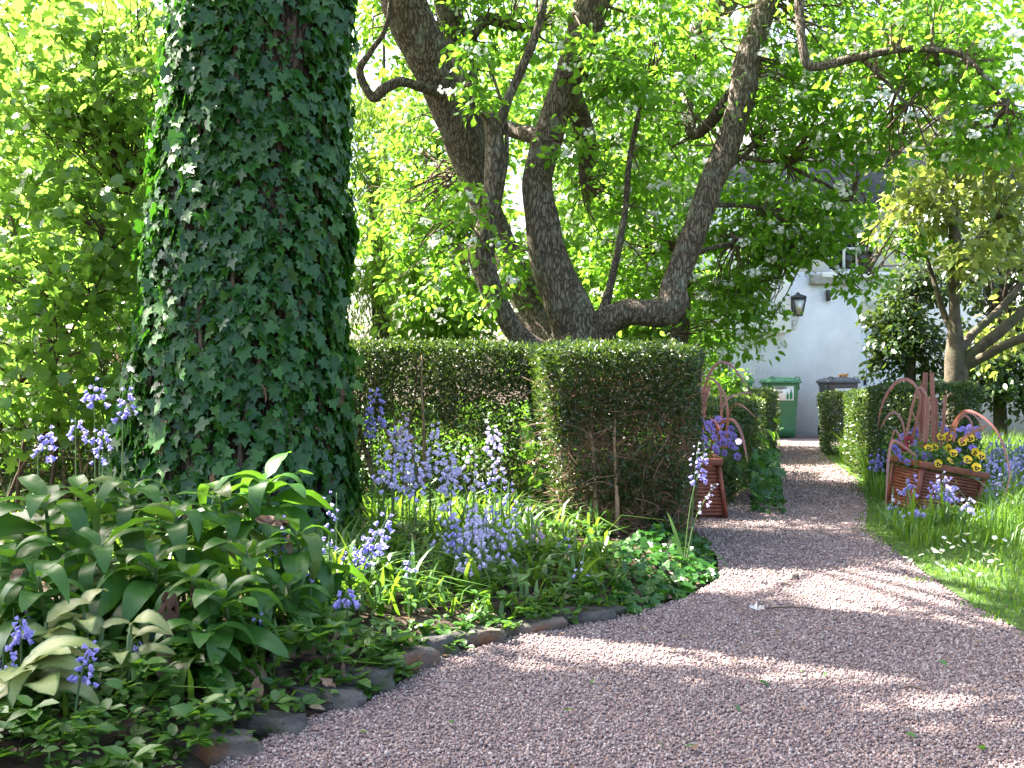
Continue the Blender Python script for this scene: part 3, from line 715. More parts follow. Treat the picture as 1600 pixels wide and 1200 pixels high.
# ------------------------------------------------------------------ ivy-clad tree at the left
IY = 5.5
prof = [(1.05, 372, .70), (.0, 372, .62), (.45, 371, .535)]
def half_w(z):      # outline of trunk with its ivy
    t = [(0, 372, 420), (.35, 368, 392), (.6, 367, 370), (.85, 369, 358), (1.33, 381, 335), (2.0, 395, 312), (3.05, 408, 288), (4.2, 416, 262), (5.2, 420, 245)]
    for (z0, c0, w0), (z1, c1, w1) in zip(t, t[1:]):
        if z <= z1:
            k = (z - z0) / (z1 - z0); return (c0 + (c1 - c0) * k, (w0 + (w1 - w0) * k))
    return t[-1][1:]
def axis(z): c, w_ = half_w(z); return (c - 800) / F * IY, w_ / 2 / F * (IY - .05)
ivyt = thing('ivy_clad_tree', (axis(0)[0], IY, 0), 'massive tree trunk clad in dark green ivy leaves', 'tree')
pts = []
for z in (-.1, .15, .4, .7, 1.1, 1.6, 2.2, 3.05, 4.2, 5.4):
    x, r = axis(max(z, 0)); pts.append((x, IY, z, r - .075))
V, Fa = tube(pts, n=40, sub=6, rough=.1, nscale=4)
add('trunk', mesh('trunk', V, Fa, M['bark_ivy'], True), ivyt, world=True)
# ivy leaves
cand = []
n = 20000
zz = rng.uniform(.02, 4.3, n) ; aa = rng.uniform(0, 2 * math.pi, n)
sel = np.array([noise.noise(Vector((math.cos(a) * 2.2, math.sin(a) * 2.2, z * 2.2))) for a, z in zip(aa, zz)]) > -.8
zz = zz[sel]; aa = aa[sel]; n = len(zz)
ax = np.array([axis(z) for z in zz])
lump = np.array([noise.noise(Vector((math.cos(a) * 3, math.sin(a) * 3, z * 2.5 + 9))) for a, z in zip(aa, zz)])
rad = ax[:, 1] - .045 + lump * .05 + rng.normal(size=n) * .022
out = np.stack([np.cos(aa), np.sin(aa), np.zeros(n)], -1)
loc = np.stack([ax[:, 0], np.full(n, IY), zz], -1) + out * rad[:, None]
tang = np.stack([-np.sin(aa), np.cos(aa), np.zeros(n)], -1)
dd_ = norm(np.array([0, 0, -1.0]) + tang * rng.normal(size=(n, 1)) * .55 + out * rng.uniform(.1, .6, (n, 1)))
nn = norm(out + np.array([0, 0, .3]) + tang * rng.normal(size=(n, 1)) * .45 + rng.normal(size=(n, 3)) * .33)
size = rng.uniform(.042, .098, n) * rng.uniform(.85, 1.05, n)
face = -out[:, 1] * 1.0 + size * 6 + rad * .5                        # faces the camera and lies outermost
vis = zz < 3.1
order = np.argsort(-(np.where(vis, face, -9)))
parts_i = order[:290]; rest = order[290:]
ivy_me = [mesh('ivy_leaf', np.array(IVY_V) * np.array(s_), np.array(IVY_F), M['ivy']) for s_ in ((1, 1, 1), (1.1, .9, 1.4), (.9, 1.05, .5), (1, 1, -.6))]
for i in parts_i:
    B = basis(dd_[i:i + 1], nn[i:i + 1])[0]
    o = add('ivy_leaf', ivy_me[i % 4], ivyt)
    o.matrix_local = Matrix.Translation(Vector(loc[i]) - ivyt.location) @ Matrix(B.tolist()).to_4x4() @ Matrix.Scale(size[i], 4)
V, Fa = scatter(IVY_V, IVY_F, loc[rest], basis(dd_[rest], nn[rest]), size[rest])
kinds = np.where((rng.uniform(size=len(rest)) < .03) & (loc[rest][:, 2] < 1.0), 1, 0)
o = add('ivy_foliage', mesh('ivy_foliage', V, Fa, [M['ivy'], M['ivy_dead']], midx=np.repeat(kinds, 12)), ivyt, world=True); o['kind'] = 'stuff'
for u, v, Y, s_ in ((553, 598, 5.45, .075), (178, 735, 5.3, .12), (182, 610, 5.4, .09), (556, 652, 5.4, .07), (190, 590, 5.5, .06)):
    B = basis(np.array([[.6 if u > 400 else -.6, -.3, -.5]]), np.array([[0, -.7, .6]]))[0]
    o = add('ivy_leaf', mesh('young_ivy_leaf', IVY_V, np.array(IVY_F), M['ivy_young']), ivyt)
    o['label'] = 'bright young ivy leaf'
    o.matrix_local = Matrix.Translation(P(u, v, Y) - ivyt.location) @ Matrix(B.tolist()).to_4x4() @ Matrix.Scale(s_, 4)
# climbing ivy stems glimpsed between the leaves
mb = MB()
for k in range(16):
    a0 = -math.pi * random.uniform(.05, .95); pts = []
    for z in np.arange(0, 4.2, .3):
        x, r = axis(z); a = a0 + .12 * math.sin(z * 3 + k) + .05 * z
        pts.append((x + math.cos(a) * (r - .07), IY + math.sin(a) * (r - .07), z, .012))
    mb.tube(pts, n=5, sub=2)
add('ivy_stems', mb.mesh('ivy_stems', M['twig']), ivyt, world=True)
# unseen high crown, added to shade the ground outside the sun patches
cl = Cloud(); tw = MB()
top_p = Vector((axis(5)[0], IY, 5.2))
nb = 0
while nb < 1150:
    x = random.uniform(-3.4, 4.2); y = random.uniform(1.6, 8.0)
    if nb > 800: x = random.uniform(-2.6, 1.1); y = random.uniform(1.8, 3.6)
    if y > 3.95 and x < .35: continue
    if in_gap(x, y, 1.5): continue
    h = random.uniform(5.5, 9.5); c = Vector((x + h * SX, y + h * SY, h))
    if c.z < 1.9 + .372 * c.y and abs(c.x) < .56 * c.y + .4: continue
    nb += 1
    clump(cl, c, random.uniform(.16, .36), random.randint(22, 36), .12)
    if nb % 18 == 0: twig(tw, top_p + Vector((0, 0, random.uniform(-.3, 1.5))), c, .04, n=6, wob=.06)
cl.build('crown', LEAF_V, LEAF_F, M['far'], ivyt)
o = add('limbs', tw.mesh('limbs', M['bark']), ivyt, world=True)

# ------------------------------------------------------------------ shrubs and trees round about
def shrub(name, label, cat, base, blob, leafsize, T, TF, mat, twmat, nleaf=(18, 30), rad=(.12, .28), stems=6, group=None, trunk=None, maxtw=2.5, twr=.007, droop=.5, up=.7):
    t = thing(name, base, label, cat, group)
    cs = blobs(blob)
    cl = Cloud(); tw = MB()
    roots = []
    if trunk:
        for pts in trunk:
            V, Fa = tube([pxr(q[0], q[1], q[3], q[2]) for q in pts], n=14, sub=6, rough=.08, nscale=5)
            add('trunk' if pts is trunk[0] else 'limb', mesh('trunk', V, Fa, M[twmat if twmat != 'twig' else 'bark_smooth'], True), t, world=True)
            roots += [Vector(pxr(q[0], q[1], q[3], q[2])[:3]) for q in pts]
    else:
        for k in range(stems):
            tgt = random.choice(cs); b = Vector(base) + Vector((random.uniform(-.3, .3), random.uniform(-.2, .2), 0))
            pts = []
            for j in range(6):
                f = j / 5; p = b.lerp(tgt, f) + Vector((0, 0, .25 * math.sin(f * 3.1))) + Vector(rng.normal(size=3)) * .05
                pts.append((*p, .013 * (1 - .7 * f))); roots.append(p)
            V, Fa = tube(pts, n=7, sub=3)
            add('stem', mesh('stem', V, Fa, M[twmat], True), t, world=True)
    for c in cs:
        clump(cl, c, random.uniform(*rad), random.randint(*nleaf), leafsize, droop=droop, up=up)
        nr = min(roots, key=lambda p: (p - c).length)
        if (nr - c).length < maxtw: twig(tw, nr, c, twr)
    cl.build('crown' if trunk else 'foliage', T, TF, mat, t)
    if tw.V: o = add('twigs', tw.mesh('twigs', M[twmat]), t, world=True); o['kind'] = 'stuff'
    return t
shrub('leafy_shrub', 'tall pale leafed shrub left of the ivy clad trunk', 'shrub', (-2.9, 6.0, .05),
      [(60, 300, 130, 220, 6.0, .45, 46), (170, 180, 110, 220, 6.1, .4, 44), (60, 80, 130, 130, 6.1, .45, 30), (160, 420, 90, 130, 5.9, .45, 36), (50, 500, 110, 110, 5.7, .4, 32), (150, -80, 160, 60, 6.1, .4, 12), (90, 610, 130, 60, 5.9, .3, 26), (10, 640, 90, 60, 5.7, .3, 12)],
      .074, MAP_V, MAP_F, M['shrubL'], 'twig_red', (14, 24), (.12, .28), 4)
shrub('leafy_shrub', 'dense shrub behind the pale leafed shrub at the left edge', 'shrub', (-4.6, 9.5, 0),
      [(60, 200, 190, 240, 9.6, .6, 90), (200, 380, 140, 180, 9.4, .6, 60), (-40, 450, 160, 150, 9.2, .5, 40)],
      .12, LEAF_V, LEAF_F, M['far'], 'twig', (20, 32), (.2, .4), 7)
shrub('dark_shrub', 'low dark shrub under the pale shrub at the far left', 'shrub', (-3.2, 7.6, 0),
      [(70, 620, 150, 60, 7.5, .25, 34), (190, 580, 80, 40, 7.6, .2, 12), (-40, 560, 110, 100, 7.4, .3, 24)],
      .05, LEAF_V, LEAF_F, M['dark'], 'twig', (20, 36), (.12, .22), 8)
shrub('willow_tree', 'soft yellow green weeping tree seen between ivy trunk and gnarled tree', 'tree', (P(600, 0, 15).x, 15, 0),
      [(590, 440, 70, 120, 15, .8, 70), (600, 300, 60, 120, 15.4, .7, 34), (560, 180, 60, 90, 15.5, .7, 22)],
      .11, [(0, 0, 0), (.1, .4, .03), (0, 1, 0), (-.1, .4, .03)], DIA_F, M['willow'], 'bark_far', (60, 90), (.35, .6),
      trunk=[[(600, 690, 40, 15), (598, 560, 34, 15), (590, 440, 28, 15), (585, 300, 18, 15.2)]], droop=2.2, up=.1)
shrub('garden_tree', 'bright leafy tree behind the gnarled limbs', 'tree', (P(690, 0, 14).x, 14, 0),
      [(680, 380, 100, 130, 14, .9, 60), (720, 500, 90, 50, 13.6, .6, 26), (700, 200, 130, 120, 14.6, .9, 40), (860, 440, 70, 90, 14, .7, 30)],
      .15, LEAF_V, LEAF_F, M['far'], 'bark_far', (26, 40), (.35, .6), trunk=[[(700, 710, 36, 14), (698, 560, 32, 14), (690, 420, 26, 14), (670, 250, 16, 14.4)]])
shrub('garden_tree', 'leafy tree filling the background above the gnarled tree fork', 'tree', (P(960, 0, 15).x, 15, 0),
      [(960, 380, 120, 150, 15, .9, 70), (1010, 200, 150, 130, 15.5, .9, 60), (1020, 500, 100, 50, 14.2, .6, 24), (860, 150, 130, 130, 15.6, .9, 40)],
      .16, LEAF_V, LEAF_F, M['far'], 'bark_far', (26, 40), (.35, .6), trunk=[[(985, 700, 32, 15), (980, 560, 28, 15), (975, 420, 22, 15), (960, 250, 15, 15.3)]])
shrub('yellow_tree', 'yellow green tree with a pale trunk forking low behind the right planter', 'tree', (P(1495, 0, 10.4).x, 10.4, 0),
      [(1480, 230, 110, 100, 10.8, .7, 62), (1440, 330, 90, 60, 10.5, .5, 30), (1570, 330, 70, 90, 10.6, .5, 34), (1530, 410, 80, 40, 10, .4, 14), (1600, 200, 60, 100, 10.8, .5, 20), (1570, 520, 60, 50, 10.8, .3, 12)],
      .11, LEAF_V, LEAF_F, M['yellow'], 'bark_smooth', (16, 26), (.16, .32),
      trunk=[[(1497, 760, 48, 10.4), (1497, 640, 42, 10.4), (1494, 570, 40, 10.4), (1492, 500, 22, 10.4), (1490, 430, 20, 10.4), (1492, 370, 20, 10.4), (1485, 300, 14, 10.5), (1470, 230, 9, 10.6)],
             [(1497, 580, 26, 10.4), (1525, 548, 22, 10.3), (1560, 520, 20, 10.2), (1610, 478, 16, 10.1), (1680, 430, 12, 10)],
             [(1495, 555, 20, 10.4), (1520, 522, 15, 10.5), (1555, 490, 13, 10.6), (1600, 440, 9, 10.7)],
             [(1500, 575, 20, 10.4), (1540, 556, 18, 10.2), (1580, 535, 17, 10), (1650, 510, 14, 9.8)],
             [(1490, 520, 14, 10.4), (1475, 490, 12, 10.5), (1460, 440, 9, 10.6), (1440, 380, 6, 10.7)],
             [(1492, 430, 12, 10.4), (1520, 380, 9, 10.5), (1560, 350, 6, 10.6)]])
shrub('dark_shrub', 'dark glossy evergreen shrub in front of the house door', 'shrub', (P(1420, 0, 13).x, 13, 0),
      [(1410, 500, 62, 70, 13, .4, 70), (1440, 440, 60, 40, 13, .4, 30), (1385, 560, 36, 40, 13, .3, 20), (1460, 560, 50, 60, 13, .4, 30)],
      .085, LEAF_V, LEAF_F, M['dark'], 'bark_far', (22, 34), (.13, .26), trunk=[[(1425, 715, 26, 13), (1422, 620, 22, 13), (1424, 540, 16, 13), (1430, 450, 8, 13)]])
shrub('dark_shrub', 'dark leafy shrub behind the forked pale trunk at the right edge', 'shrub', (P(1560, 0, 12.5).x, 12.5, 0),
      [(1560, 560, 70, 70, 12.5, .5, 50), (1560, 450, 80, 70, 12.8, .5, 44), (1630, 520, 60, 110, 12.3, .5, 34), (1520, 600, 50, 40, 12.3, .4, 20), (1600, 610, 70, 40, 12.2, .4, 30), (1540, 330, 90, 60, 13, .5, 30), (1620, 380, 60, 90, 12.6, .5, 24)],
      .09, LEAF_V, LEAF_F, M['dark'], 'bark_far', (22, 34), (.16, .3), trunk=[[(1565, 720, 26, 12.5), (1562, 620, 22, 12.5), (1560, 500, 14, 12.5)]])
shrub('bushy_shrub', 'bright green bush in front of the white wall left of the bins', 'shrub', (P(1125, 0, 13).x, 13, 0),
      [(1120, 560, 40, 60, 13, .3, 26), (1140, 600, 26, 30, 12.6, .2, 12), (1090, 480, 50, 70, 13.4, .4, 30)],
      .08, LEAF_V, LEAF_F, M['pear'], 'twig', (18, 28), (.14, .26), 5)
far = [(-8.5, 14, 8, 2.6), (-5.2, 16, 8.5, 2.6), (6.5, 27, 13, 4.4), (-16, 26, 11, 3.6), (-10, 30, 13, 4.2), (-4, 32, 14, 4.2), (-7, 22, 9, 3), (2, 34, 14.5, 4.6), (-12, 18, 8.5, 2.8), (16, 25, 12, 3.8), (20, 18, 10, 3.2), (13, 31, 14, 4.4)]
names = ['leafy tree seen high behind the pale shrub at the left edge', 'leafy tree rising just left of the ivy clad trunk in the background', 'broad tall tree behind the roof of the white house', 'far tree at the left edge of the garden, largest there', 'tall far tree behind the left shrubs', 'far tree behind the weeping tree', 'rounded tree between left shrubs and the far trees', 'far tree behind the gnarled tree',
         'low bushy tree behind the left shrub', 'far tree behind the house at the right', 'tree beyond the right edge of the lawn', 'tall far tree above the house roof']
for (x, y, h, r_), nm in zip(far, names):
    t = thing('broadleaf_tree', (x, y, -.08), nm, 'tree', 'trees closing off the garden')
    V, Fa = tube([(x, y, -.1, .22), (x + .1, y, h * .3, .17), (x, y, h * .6, .1), (x, y, h * .85, .04)], n=9, sub=3, rough=.1, nscale=2); add('trunk', mesh('trunk', V, Fa, M['bark_far'], True), t, world=True)
    cl = Cloud()
    for k in range(170):
        d = rng.normal(size=3); d /= np.linalg.norm(d); q = random.random() ** .5
        c = np.array([x, y, h * .55]) + d * q * np.array([r_, r_, h * .52])
        clump(cl, c, random.uniform(.4, .8), random.randint(22, 34), .28)
    cl.build('crown', LEAF_V, LEAF_F, M['far'], t)

# undergrowth beneath the trees
cl = Cloud()
for k in range(700):
    y = random.uniform(7.35, 9.2); x = random.uniform(-4, 1.15)
    clump(cl, (x, y, bz(x, y) + random.uniform(.02, .3)), random.uniform(.1, .25), 12, .09, flat=.8)
for k in range(2600):
    y = 7.6 + 22 * random.random() ** 1.7; x = random.uniform(-.75, .3) * y if y > 8.5 else random.uniform(-.6, -.02) * y
    if inside(path_poly, np.array([x]), np.array([y]))[0] or (x > 1.0 and y > 16.5) or (x > .8 and y > 12.4 ): continue
    clump(cl, (x, y, random.uniform(0, .45)), random.uniform(.15, .35), 13, .06 + .007 * y, flat=.8)
L = np.concatenate(cl.L); V, Fa = scatter(LEAF_V, LEAF_F, L, basis(np.concatenate(cl.D), np.concatenate(cl.N)), np.concatenate(cl.S))
tag(add('undergrowth', mesh('undergrowth', V, Fa, M['weed'])), 'green undergrowth beneath the trees behind the hedges', 'undergrowth', kind='stuff')

# ------------------------------------------------------------------ clipped hedges
def hedge(name, label, quad, h, dens, leaf, sparse_top=None, stems=0, jitter=.035, fresh=.06, tops=1.0, twigs=0, flare=.04, group='clipped hedges', inner=.5, side_sparse=0.0, faces=(0, 1, 2, 3)):
    q = [Vector((x, y, 0)) for x, y in quad]; c = sum(q, Vector()) / 4
    t = thing(name, (c.x, c.y, 0), label, 'hedge', group)
    cl = Cloud(); clf = Cloud()
    def fill(n, f0, f1):
        pass
    L = []; Nn = []
    for i in faces:
        a, b = q[i], q[(i + 1) % 4]; e = b - a; ln = e.length
        nrm = Vector((e.y, -e.x, 0)).normalized()
        if nrm.dot(a - c) < 0: nrm = -nrm
        n = int(ln * h * dens)
        s_ = rng.uniform(0, 1, n); z = rng.uniform(.02, 1, n)
        if sparse_top is not None:
            nzz = np.array([noise.noise(Vector((p * ln * 3.2, zz_ * h * 3.2, i * 5 + c.x))) for p, zz_ in zip(s_, z)])
            pr = np.clip((z - sparse_top) / .22, 0, 1) * .9 + np.clip(nzz * 2.2 + .32, 0, 1) * (.75 - side_sparse)
            k = rng.uniform(size=n) < pr; s_ = s_[k]; z = z[k]; n = len(z)
        dep = np.abs(rng.normal(size=n)) * jitter * 1.7
        und = np.array([noise.noise(Vector((p * ln * 2.1, zz_ * h * 2.1, i * 7 + c.y))) for p, zz_ in zip(s_, z)]) * .05
        out_ = flare * (z - .5) + und - dep + .015
        p3 = np.array(a) + s_[:, None] * np.array(e) + np.array(nrm) * out_[:, None]
        p3[:, 2] = z * h
        L.append(p3); Nn.append(np.tile(np.array(nrm), (n, 1)))
    # leaves and dark twigs inside the hedge
    n = int(dens * inner * 2.2 * abs((q[1] - q[0]).cross(q[3] - q[0]).z) * h)
    u_ = rng.uniform(.03, .97, (n, 1)); v_ = rng.uniform(.1, .9, (n, 1))
    p3 = (1 - v_) * ((1 - u_) * np.array(q[0]) + u_ * np.array(q[1])) + v_ * ((1 - u_) * np.array(q[3]) + u_ * np.array(q[2]))
    p3[:, 2] = rng.uniform(.02, .97, n) ** .85 * h
    L.append(p3); Nn.append(np.tile(np.array([0, -.3, .3]), (n, 1)))
    # top
    n = int(dens * 1.3 * abs((q[1] - q[0]).cross(q[3] - q[0]).z) * tops)
    u_ = rng.uniform(-.02, 1.02, (n, 1)); v_ = rng.uniform(-.02, 1.02, (n, 1))
    p3 = (1 - v_) * ((1 - u_) * np.array(q[0]) + u_ * np.array(q[1])) + v_ * ((1 - u_) * np.array(q[3]) + u_ * np.array(q[2]))
    nzt = np.array([noise.noise(Vector((p[0] * 2.3, p[1] * 2.3, 1))) for p in p3])
    edge = np.minimum(np.minimum(u_[:, 0], 1 - u_[:, 0]), np.minimum(v_[:, 0], 1 - v_[:, 0]))
    p3[:, 2] = h + .012 + nzt * .02 - np.abs(rng.normal(size=n)) * jitter * .8 + rng.exponential(.008, n) - .03 * np.clip(1 - edge / .08, 0, 1)
    L.append(p3); Nn.append(np.tile(np.array([0, 0, 1.0]), (n, 1)))
    L = np.concatenate(L); Nn = np.concatenate(Nn); n = len(L)
    d = norm(Nn * .7 + rng.normal(size=(n, 3)) * .6 + np.array([0, 0, .25])); nn_ = norm(Nn * .5 + rng.normal(size=(n, 3)) * .7 + np.array([0, 0, .5]))
    sz = leaf * rng.uniform(.6, 1.3, n)
    V, Fa = scatter(DIA_V, DIA_F, L, basis(d, nn_), sz)
    fr = rng.uniform(size=n) < np.where(Nn[:, 2] > .5, fresh * 4, fresh)
    o = add('foliage', mesh('foliage', V, Fa, [M['hedge'], M['hedge_fresh']], midx=np.repeat(fr.astype(int), 2)), t, world=True); o['kind'] = 'stuff'
    # woody stems inside
    ex = q[1] - q[0]; ey = q[3] - q[0]
    for k in range(stems):
        s0 = random.uniform(.15, .85); dpt = random.uniform(.12, .6) if k % 3 else random.uniform(.02, .1)
        p = q[0] + ex * s0 + ey * dpt; pts = [(*p, .017)]
        lean = random.uniform(-.2, .2) if ex.length < 2 else random.uniform(-.35, .35)
        for j in range(1, 6):
            p = p + Vector((lean * h * .2 + random.gauss(0, .035), random.gauss(0, .025), h * .19)); pts.append((p.x, p.y, p.z, max(.017 * (1 - j * .15), .004) * random.uniform(.8, 1.2)))
        V, Fa = tube(pts, n=6, sub=3, rough=.15, nscale=20)
        add('stem', mesh('stem', V, Fa, M['hedge_stem'], True), t, world=True)
    if twigs:
        mb = MB()
        for k in range(twigs):
            s0 = random.random(); i = random.choice(faces[:2]); a, b = q[i], q[(i + 1) % 4]; e = b - a
            nrm = Vector((e.y, -e.x, 0)).normalized()
            if nrm.dot(a - c) < 0: nrm = -nrm
            z = (random.random() ** 1.2) * h * .85
            p = a + e * s0 + nrm * (flare * (z / h - .5) - random.uniform(-.005, .12)) + Vector((0, 0, z))
            dr = (e.normalized() * random.gauss(0, .8) + Vector((0, 0, random.uniform(-.2, .9))) + nrm * random.uniform(-.1, .25)).normalized()
            ln = random.uniform(.06, .28); r0 = random.uniform(.0012, .0035)
            pts = [(*p, r0)]
            for j in range(3):
                p = p + dr * ln / 3; dr = (dr + Vector(rng.normal(size=3)) * .35).normalized(); pts.append((*p, r0 * (1 - j * .28)))
            mb.tube(pts, n=3, sub=1, cap=False)
        o = add('twigs', mb.mesh('twigs', M['hedge_twig']), t, world=True); o['kind'] = 'stuff'
    return t
FB = [(.26, 5.95), (1.0, 5.95), (1.25, 6.95), (.17, 6.9)]
LHq = [(-4.6, 6.75), (.22, 6.75), (.22, 7.25), (-4.6, 7.25)]
hedge('clipped_hedge', 'tall clipped hedge block with bare brown lower front beside the path', FB, 1.2, 15500, .026, sparse_top=.52, stems=11, twigs=2300, fresh=.05, inner=.55, flare=.11)
hedge('clipped_hedge', 'long clipped hedge with gappy bare stems behind the bluebells', LHq, 1.23, 11500, .027, sparse_top=.6, stems=44, twigs=2400, fresh=.05, side_sparse=.12, faces=(0, 2), inner=.5)
hedge('clipped_hedge', 'low clipped hedge left of the path just behind the left planter', [(1.15, 8.4), (1.72, 8.2), (2.8, 11.4), (2.2, 11.6)], .79, 3600, .035, fresh=.1, group='clipped hedges', faces=(0, 1))
hedge('clipped_hedge', 'low clipped hedge left of the path in front of the green bin', [(2.5, 12.8), (3.12, 12.55), (4.05, 15.7), (3.45, 15.9)], .83, 2600, .04, fresh=.12, faces=(0, 1))
hedge('clipped_hedge', 'low clipped hedge with sunlit end in front of the grey bin', [(4.15, 13.6), (4.8, 13.4), (5.3, 15.2), (4.65, 15.4)], .8, 2600, .04, fresh=.12, faces=(0, 1, 3))
hedge('clipped_hedge', 'low clipped hedge right of the path between two other low hedges', [(3.5, 10.4), (4.1, 10.3), (4.6, 12.1), (4.0, 12.3)], .85, 3000, .038, fresh=.12, twigs=120, faces=(0, 1, 3))
hedge('clipped_hedge', 'dark clipped hedge directly behind the right planter', [(3.25, 9.0), (4.1, 8.95), (4.2, 9.6), (3.4, 9.7)], .94, 4200, .034, fresh=.05, faces=(0, 1, 3))
# a few thick crooked stems showing in the hedges
# ------------------------------------------------------------------ planters
def planter(loc, rot, wt, wb, h, label, nsl=13, dp=.8):
    t = thing('planter', loc, label, 'planter', rot=rot)
    def hw(z): return (wb + (wt - wb) * z / h) / 2
    mb = MB(); mb.loft([rrect(hw(0) - .02, hw(0) * dp - .02, .005, .0, k=1), rrect(hw(h) - .02, hw(h) * dp - .02, .005, h - .05, k=1)]); add('inner_box', mb.mesh('inner_box', M['planter']), t)
    # rim of four mitred boards
    for sx, sy in ((0, -1), (0, 1), (-1, 0), (1, 0)):
        mb = MB(); a = hw(h) + .03; b = hw(h) * dp + .03
        if sx == 0: mb.box((0, sy * (b - .03), h - .005), (a, .03, .024), bev=.006)
        else: mb.box((sx * (a - .03), 0, h - .007), (.0295, b - .061, .023), bev=.006)
        add('rim_board', mb.mesh('rim_board', M['planter']), t)
    sh = (h - .06) / nsl
    for k in range(nsl):
        z = .015 + sh * (k + .5); a = hw(z); b = a * dp
        for sx, sy in ((0, -1), (-1, 0), (1, 0), (0, 1)):
            mb = MB()
            def prof(p):     # half-round bead
                out = []
                for zz, o in ((-.46, 0), (-.4, .008), (-.15, .0135), (.15, .0135), (.4, .008), (.46, 0)):
                    out.append(p(zz * sh, o))
                return out
            if sx == 0: r_ = [[(x, sy * (b - .012 + o), z + zz) for zz, o in ((-.498 * sh, .004), (-.36 * sh, .011), (.36 * sh, .011), (.498 * sh, .004))] for x in (-a + .012, a - .012)]
            else: r_ = [[(sx * (a - .012 + o), y, z + zz) for zz, o in ((-.498 * sh, .004), (-.36 * sh, .011), (.36 * sh, .011), (.498 * sh, .004))] for y in (-b + .012, b - .012)]
            mb.loft(r_); add('slat', mb.mesh('slat', M['planter']), t)
    for sx in (-1, 1):
        for sy in (-1, 1):
            mb = MB(); V = []
            rings = []
            for z in (0, h - .035):
                a = hw(z) ; b = a * dp; rings.append([(sx * a + dx, sy * b + dy, z) for dx, dy in ((-.014, -.014), (.014, -.014), (.014, .014), (-.014, .014))])
            mb.loft(rings); add('corner_post', mb.mesh('corner_post', M['planter']), t)
    return t
PLl = Vector((1.29, 7.7, 0)); PLr = Vector((P(1453, 0, 7.75).x, 7.75, 0))
planter(PLl, (0, R(-1.5), R(-6)), .5, .58, .41, 'red brown slatted planter beside the tall hedge left of the path', dp=.9)
planter(PLr, (R(2), R(10), R(9)), .5, .48, .36, 'red brown slatted planter leaning to the right in the long grass')

def flax(loc, label, straps, upright):
    t = thing('flax_plant', loc, label, 'plant', 'red strap leafed plants in the planters')
    for pts, wd in straps:
        pts = [Vector(p) for p in pts]
        cr = []
        for i in range(len(pts) - 1):
            p0 = pts[max(i - 1, 0)]; p1 = pts[i]; p2 = pts[i + 1]; p3 = pts[min(i + 2, len(pts) - 1)]
            for j in range(4):
                s = j / 4; cr.append(.5 * ((2 * p1) + (-p0 + p2) * s + (2 * p0 - 5 * p1 + 4 * p2 - p3) * s * s + (-p0 + 3 * p1 - 3 * p2 + p3) * s ** 3))
        cr.append(pts[-1]); V = []; m = len(cr)
        for i, p in enumerate(cr):
            d = (cr[min(i + 1, m - 1)] - cr[max(i - 1, 0)]).normalized()
            side = d.cross(Vector((.25, -1, .15))).normalized()
            k = i / (m - 1); ww_ = 1.05 * wd * (1 - .1 * k if not (k > .7) else max(.93 - (k - .7) * 2.6, .12))
            nrm = side.cross(d)
            V += [p - side * ww_, p + nrm * ww_ * .35, p + side * ww_]
        Fa = []
        for i in range(m - 1):
            for k in (0, 1): Fa.append((i * 3 + k, i * 3 + k + 1, i * 3 + k + 4, i * 3 + k + 3))
        add('strap_leaf', mesh('strap_leaf', V, Fa, M['flax'], True), t, world=True)
    for pts, wd in upright:
        V = []
        for i, p in enumerate(pts):
            V += [p + Vector((-wd, 0, 0)), p + Vector((0, -wd * .7, 0)), p + Vector((wd, 0, 0))]
        Fa = [(i * 3 + k, i * 3 + k + 1, i * 3 + k + 4, i * 3 + k + 3) for i in range(len(pts) - 1) for k in (0, 1)]
        add('cut_leaf', mesh('cut_leaf', V, Fa, M['flax'], True), t, world=True)
Y = 7.65
def S(*uvs, Y=7.65, dy=0): return [P(u, v, Y + dy * i / max(len(uvs) - 1, 1)) for i, (u, v) in enumerate(uvs)]
flax((PLl.x, PLl.y, .37), 'red strap leafed plant arching out of the left planter', [
    (S((1088, 705), (1098, 640), (1103, 600), (1118, 570), (1138, 568), (1158, 590), (1172, 614)), .011),
    (S((1126, 700), (1127, 640), (1124, 605), (1112, 592), (1104, 592)), .011),
    (S((1135, 700), (1137, 650), (1133, 620), (1124, 600)), .011),
    (S((1112, 705), (1118, 670), (1140, 655), (1155, 668), (1164, 700), (1168, 722), dy=-.3), .012),
    (S((1096, 700), (1099, 650), (1106, 610), (1112, 594)), .012),
    (S((1085, 700), (1092, 650), (1098, 612), (1108, 588)), .012),
    (S((1120, 690), (1128, 640), (1142, 620), (1165, 614), (1180, 616), dy=.3), .007),
    (S((1130, 690), (1140, 645), (1152, 631), (1168, 640), (1184, 656), dy=-.2), .006),
    (S((1132, 715), (1128, 680), (1118, 660), (1108, 652), dy=-.25), .007)], [])
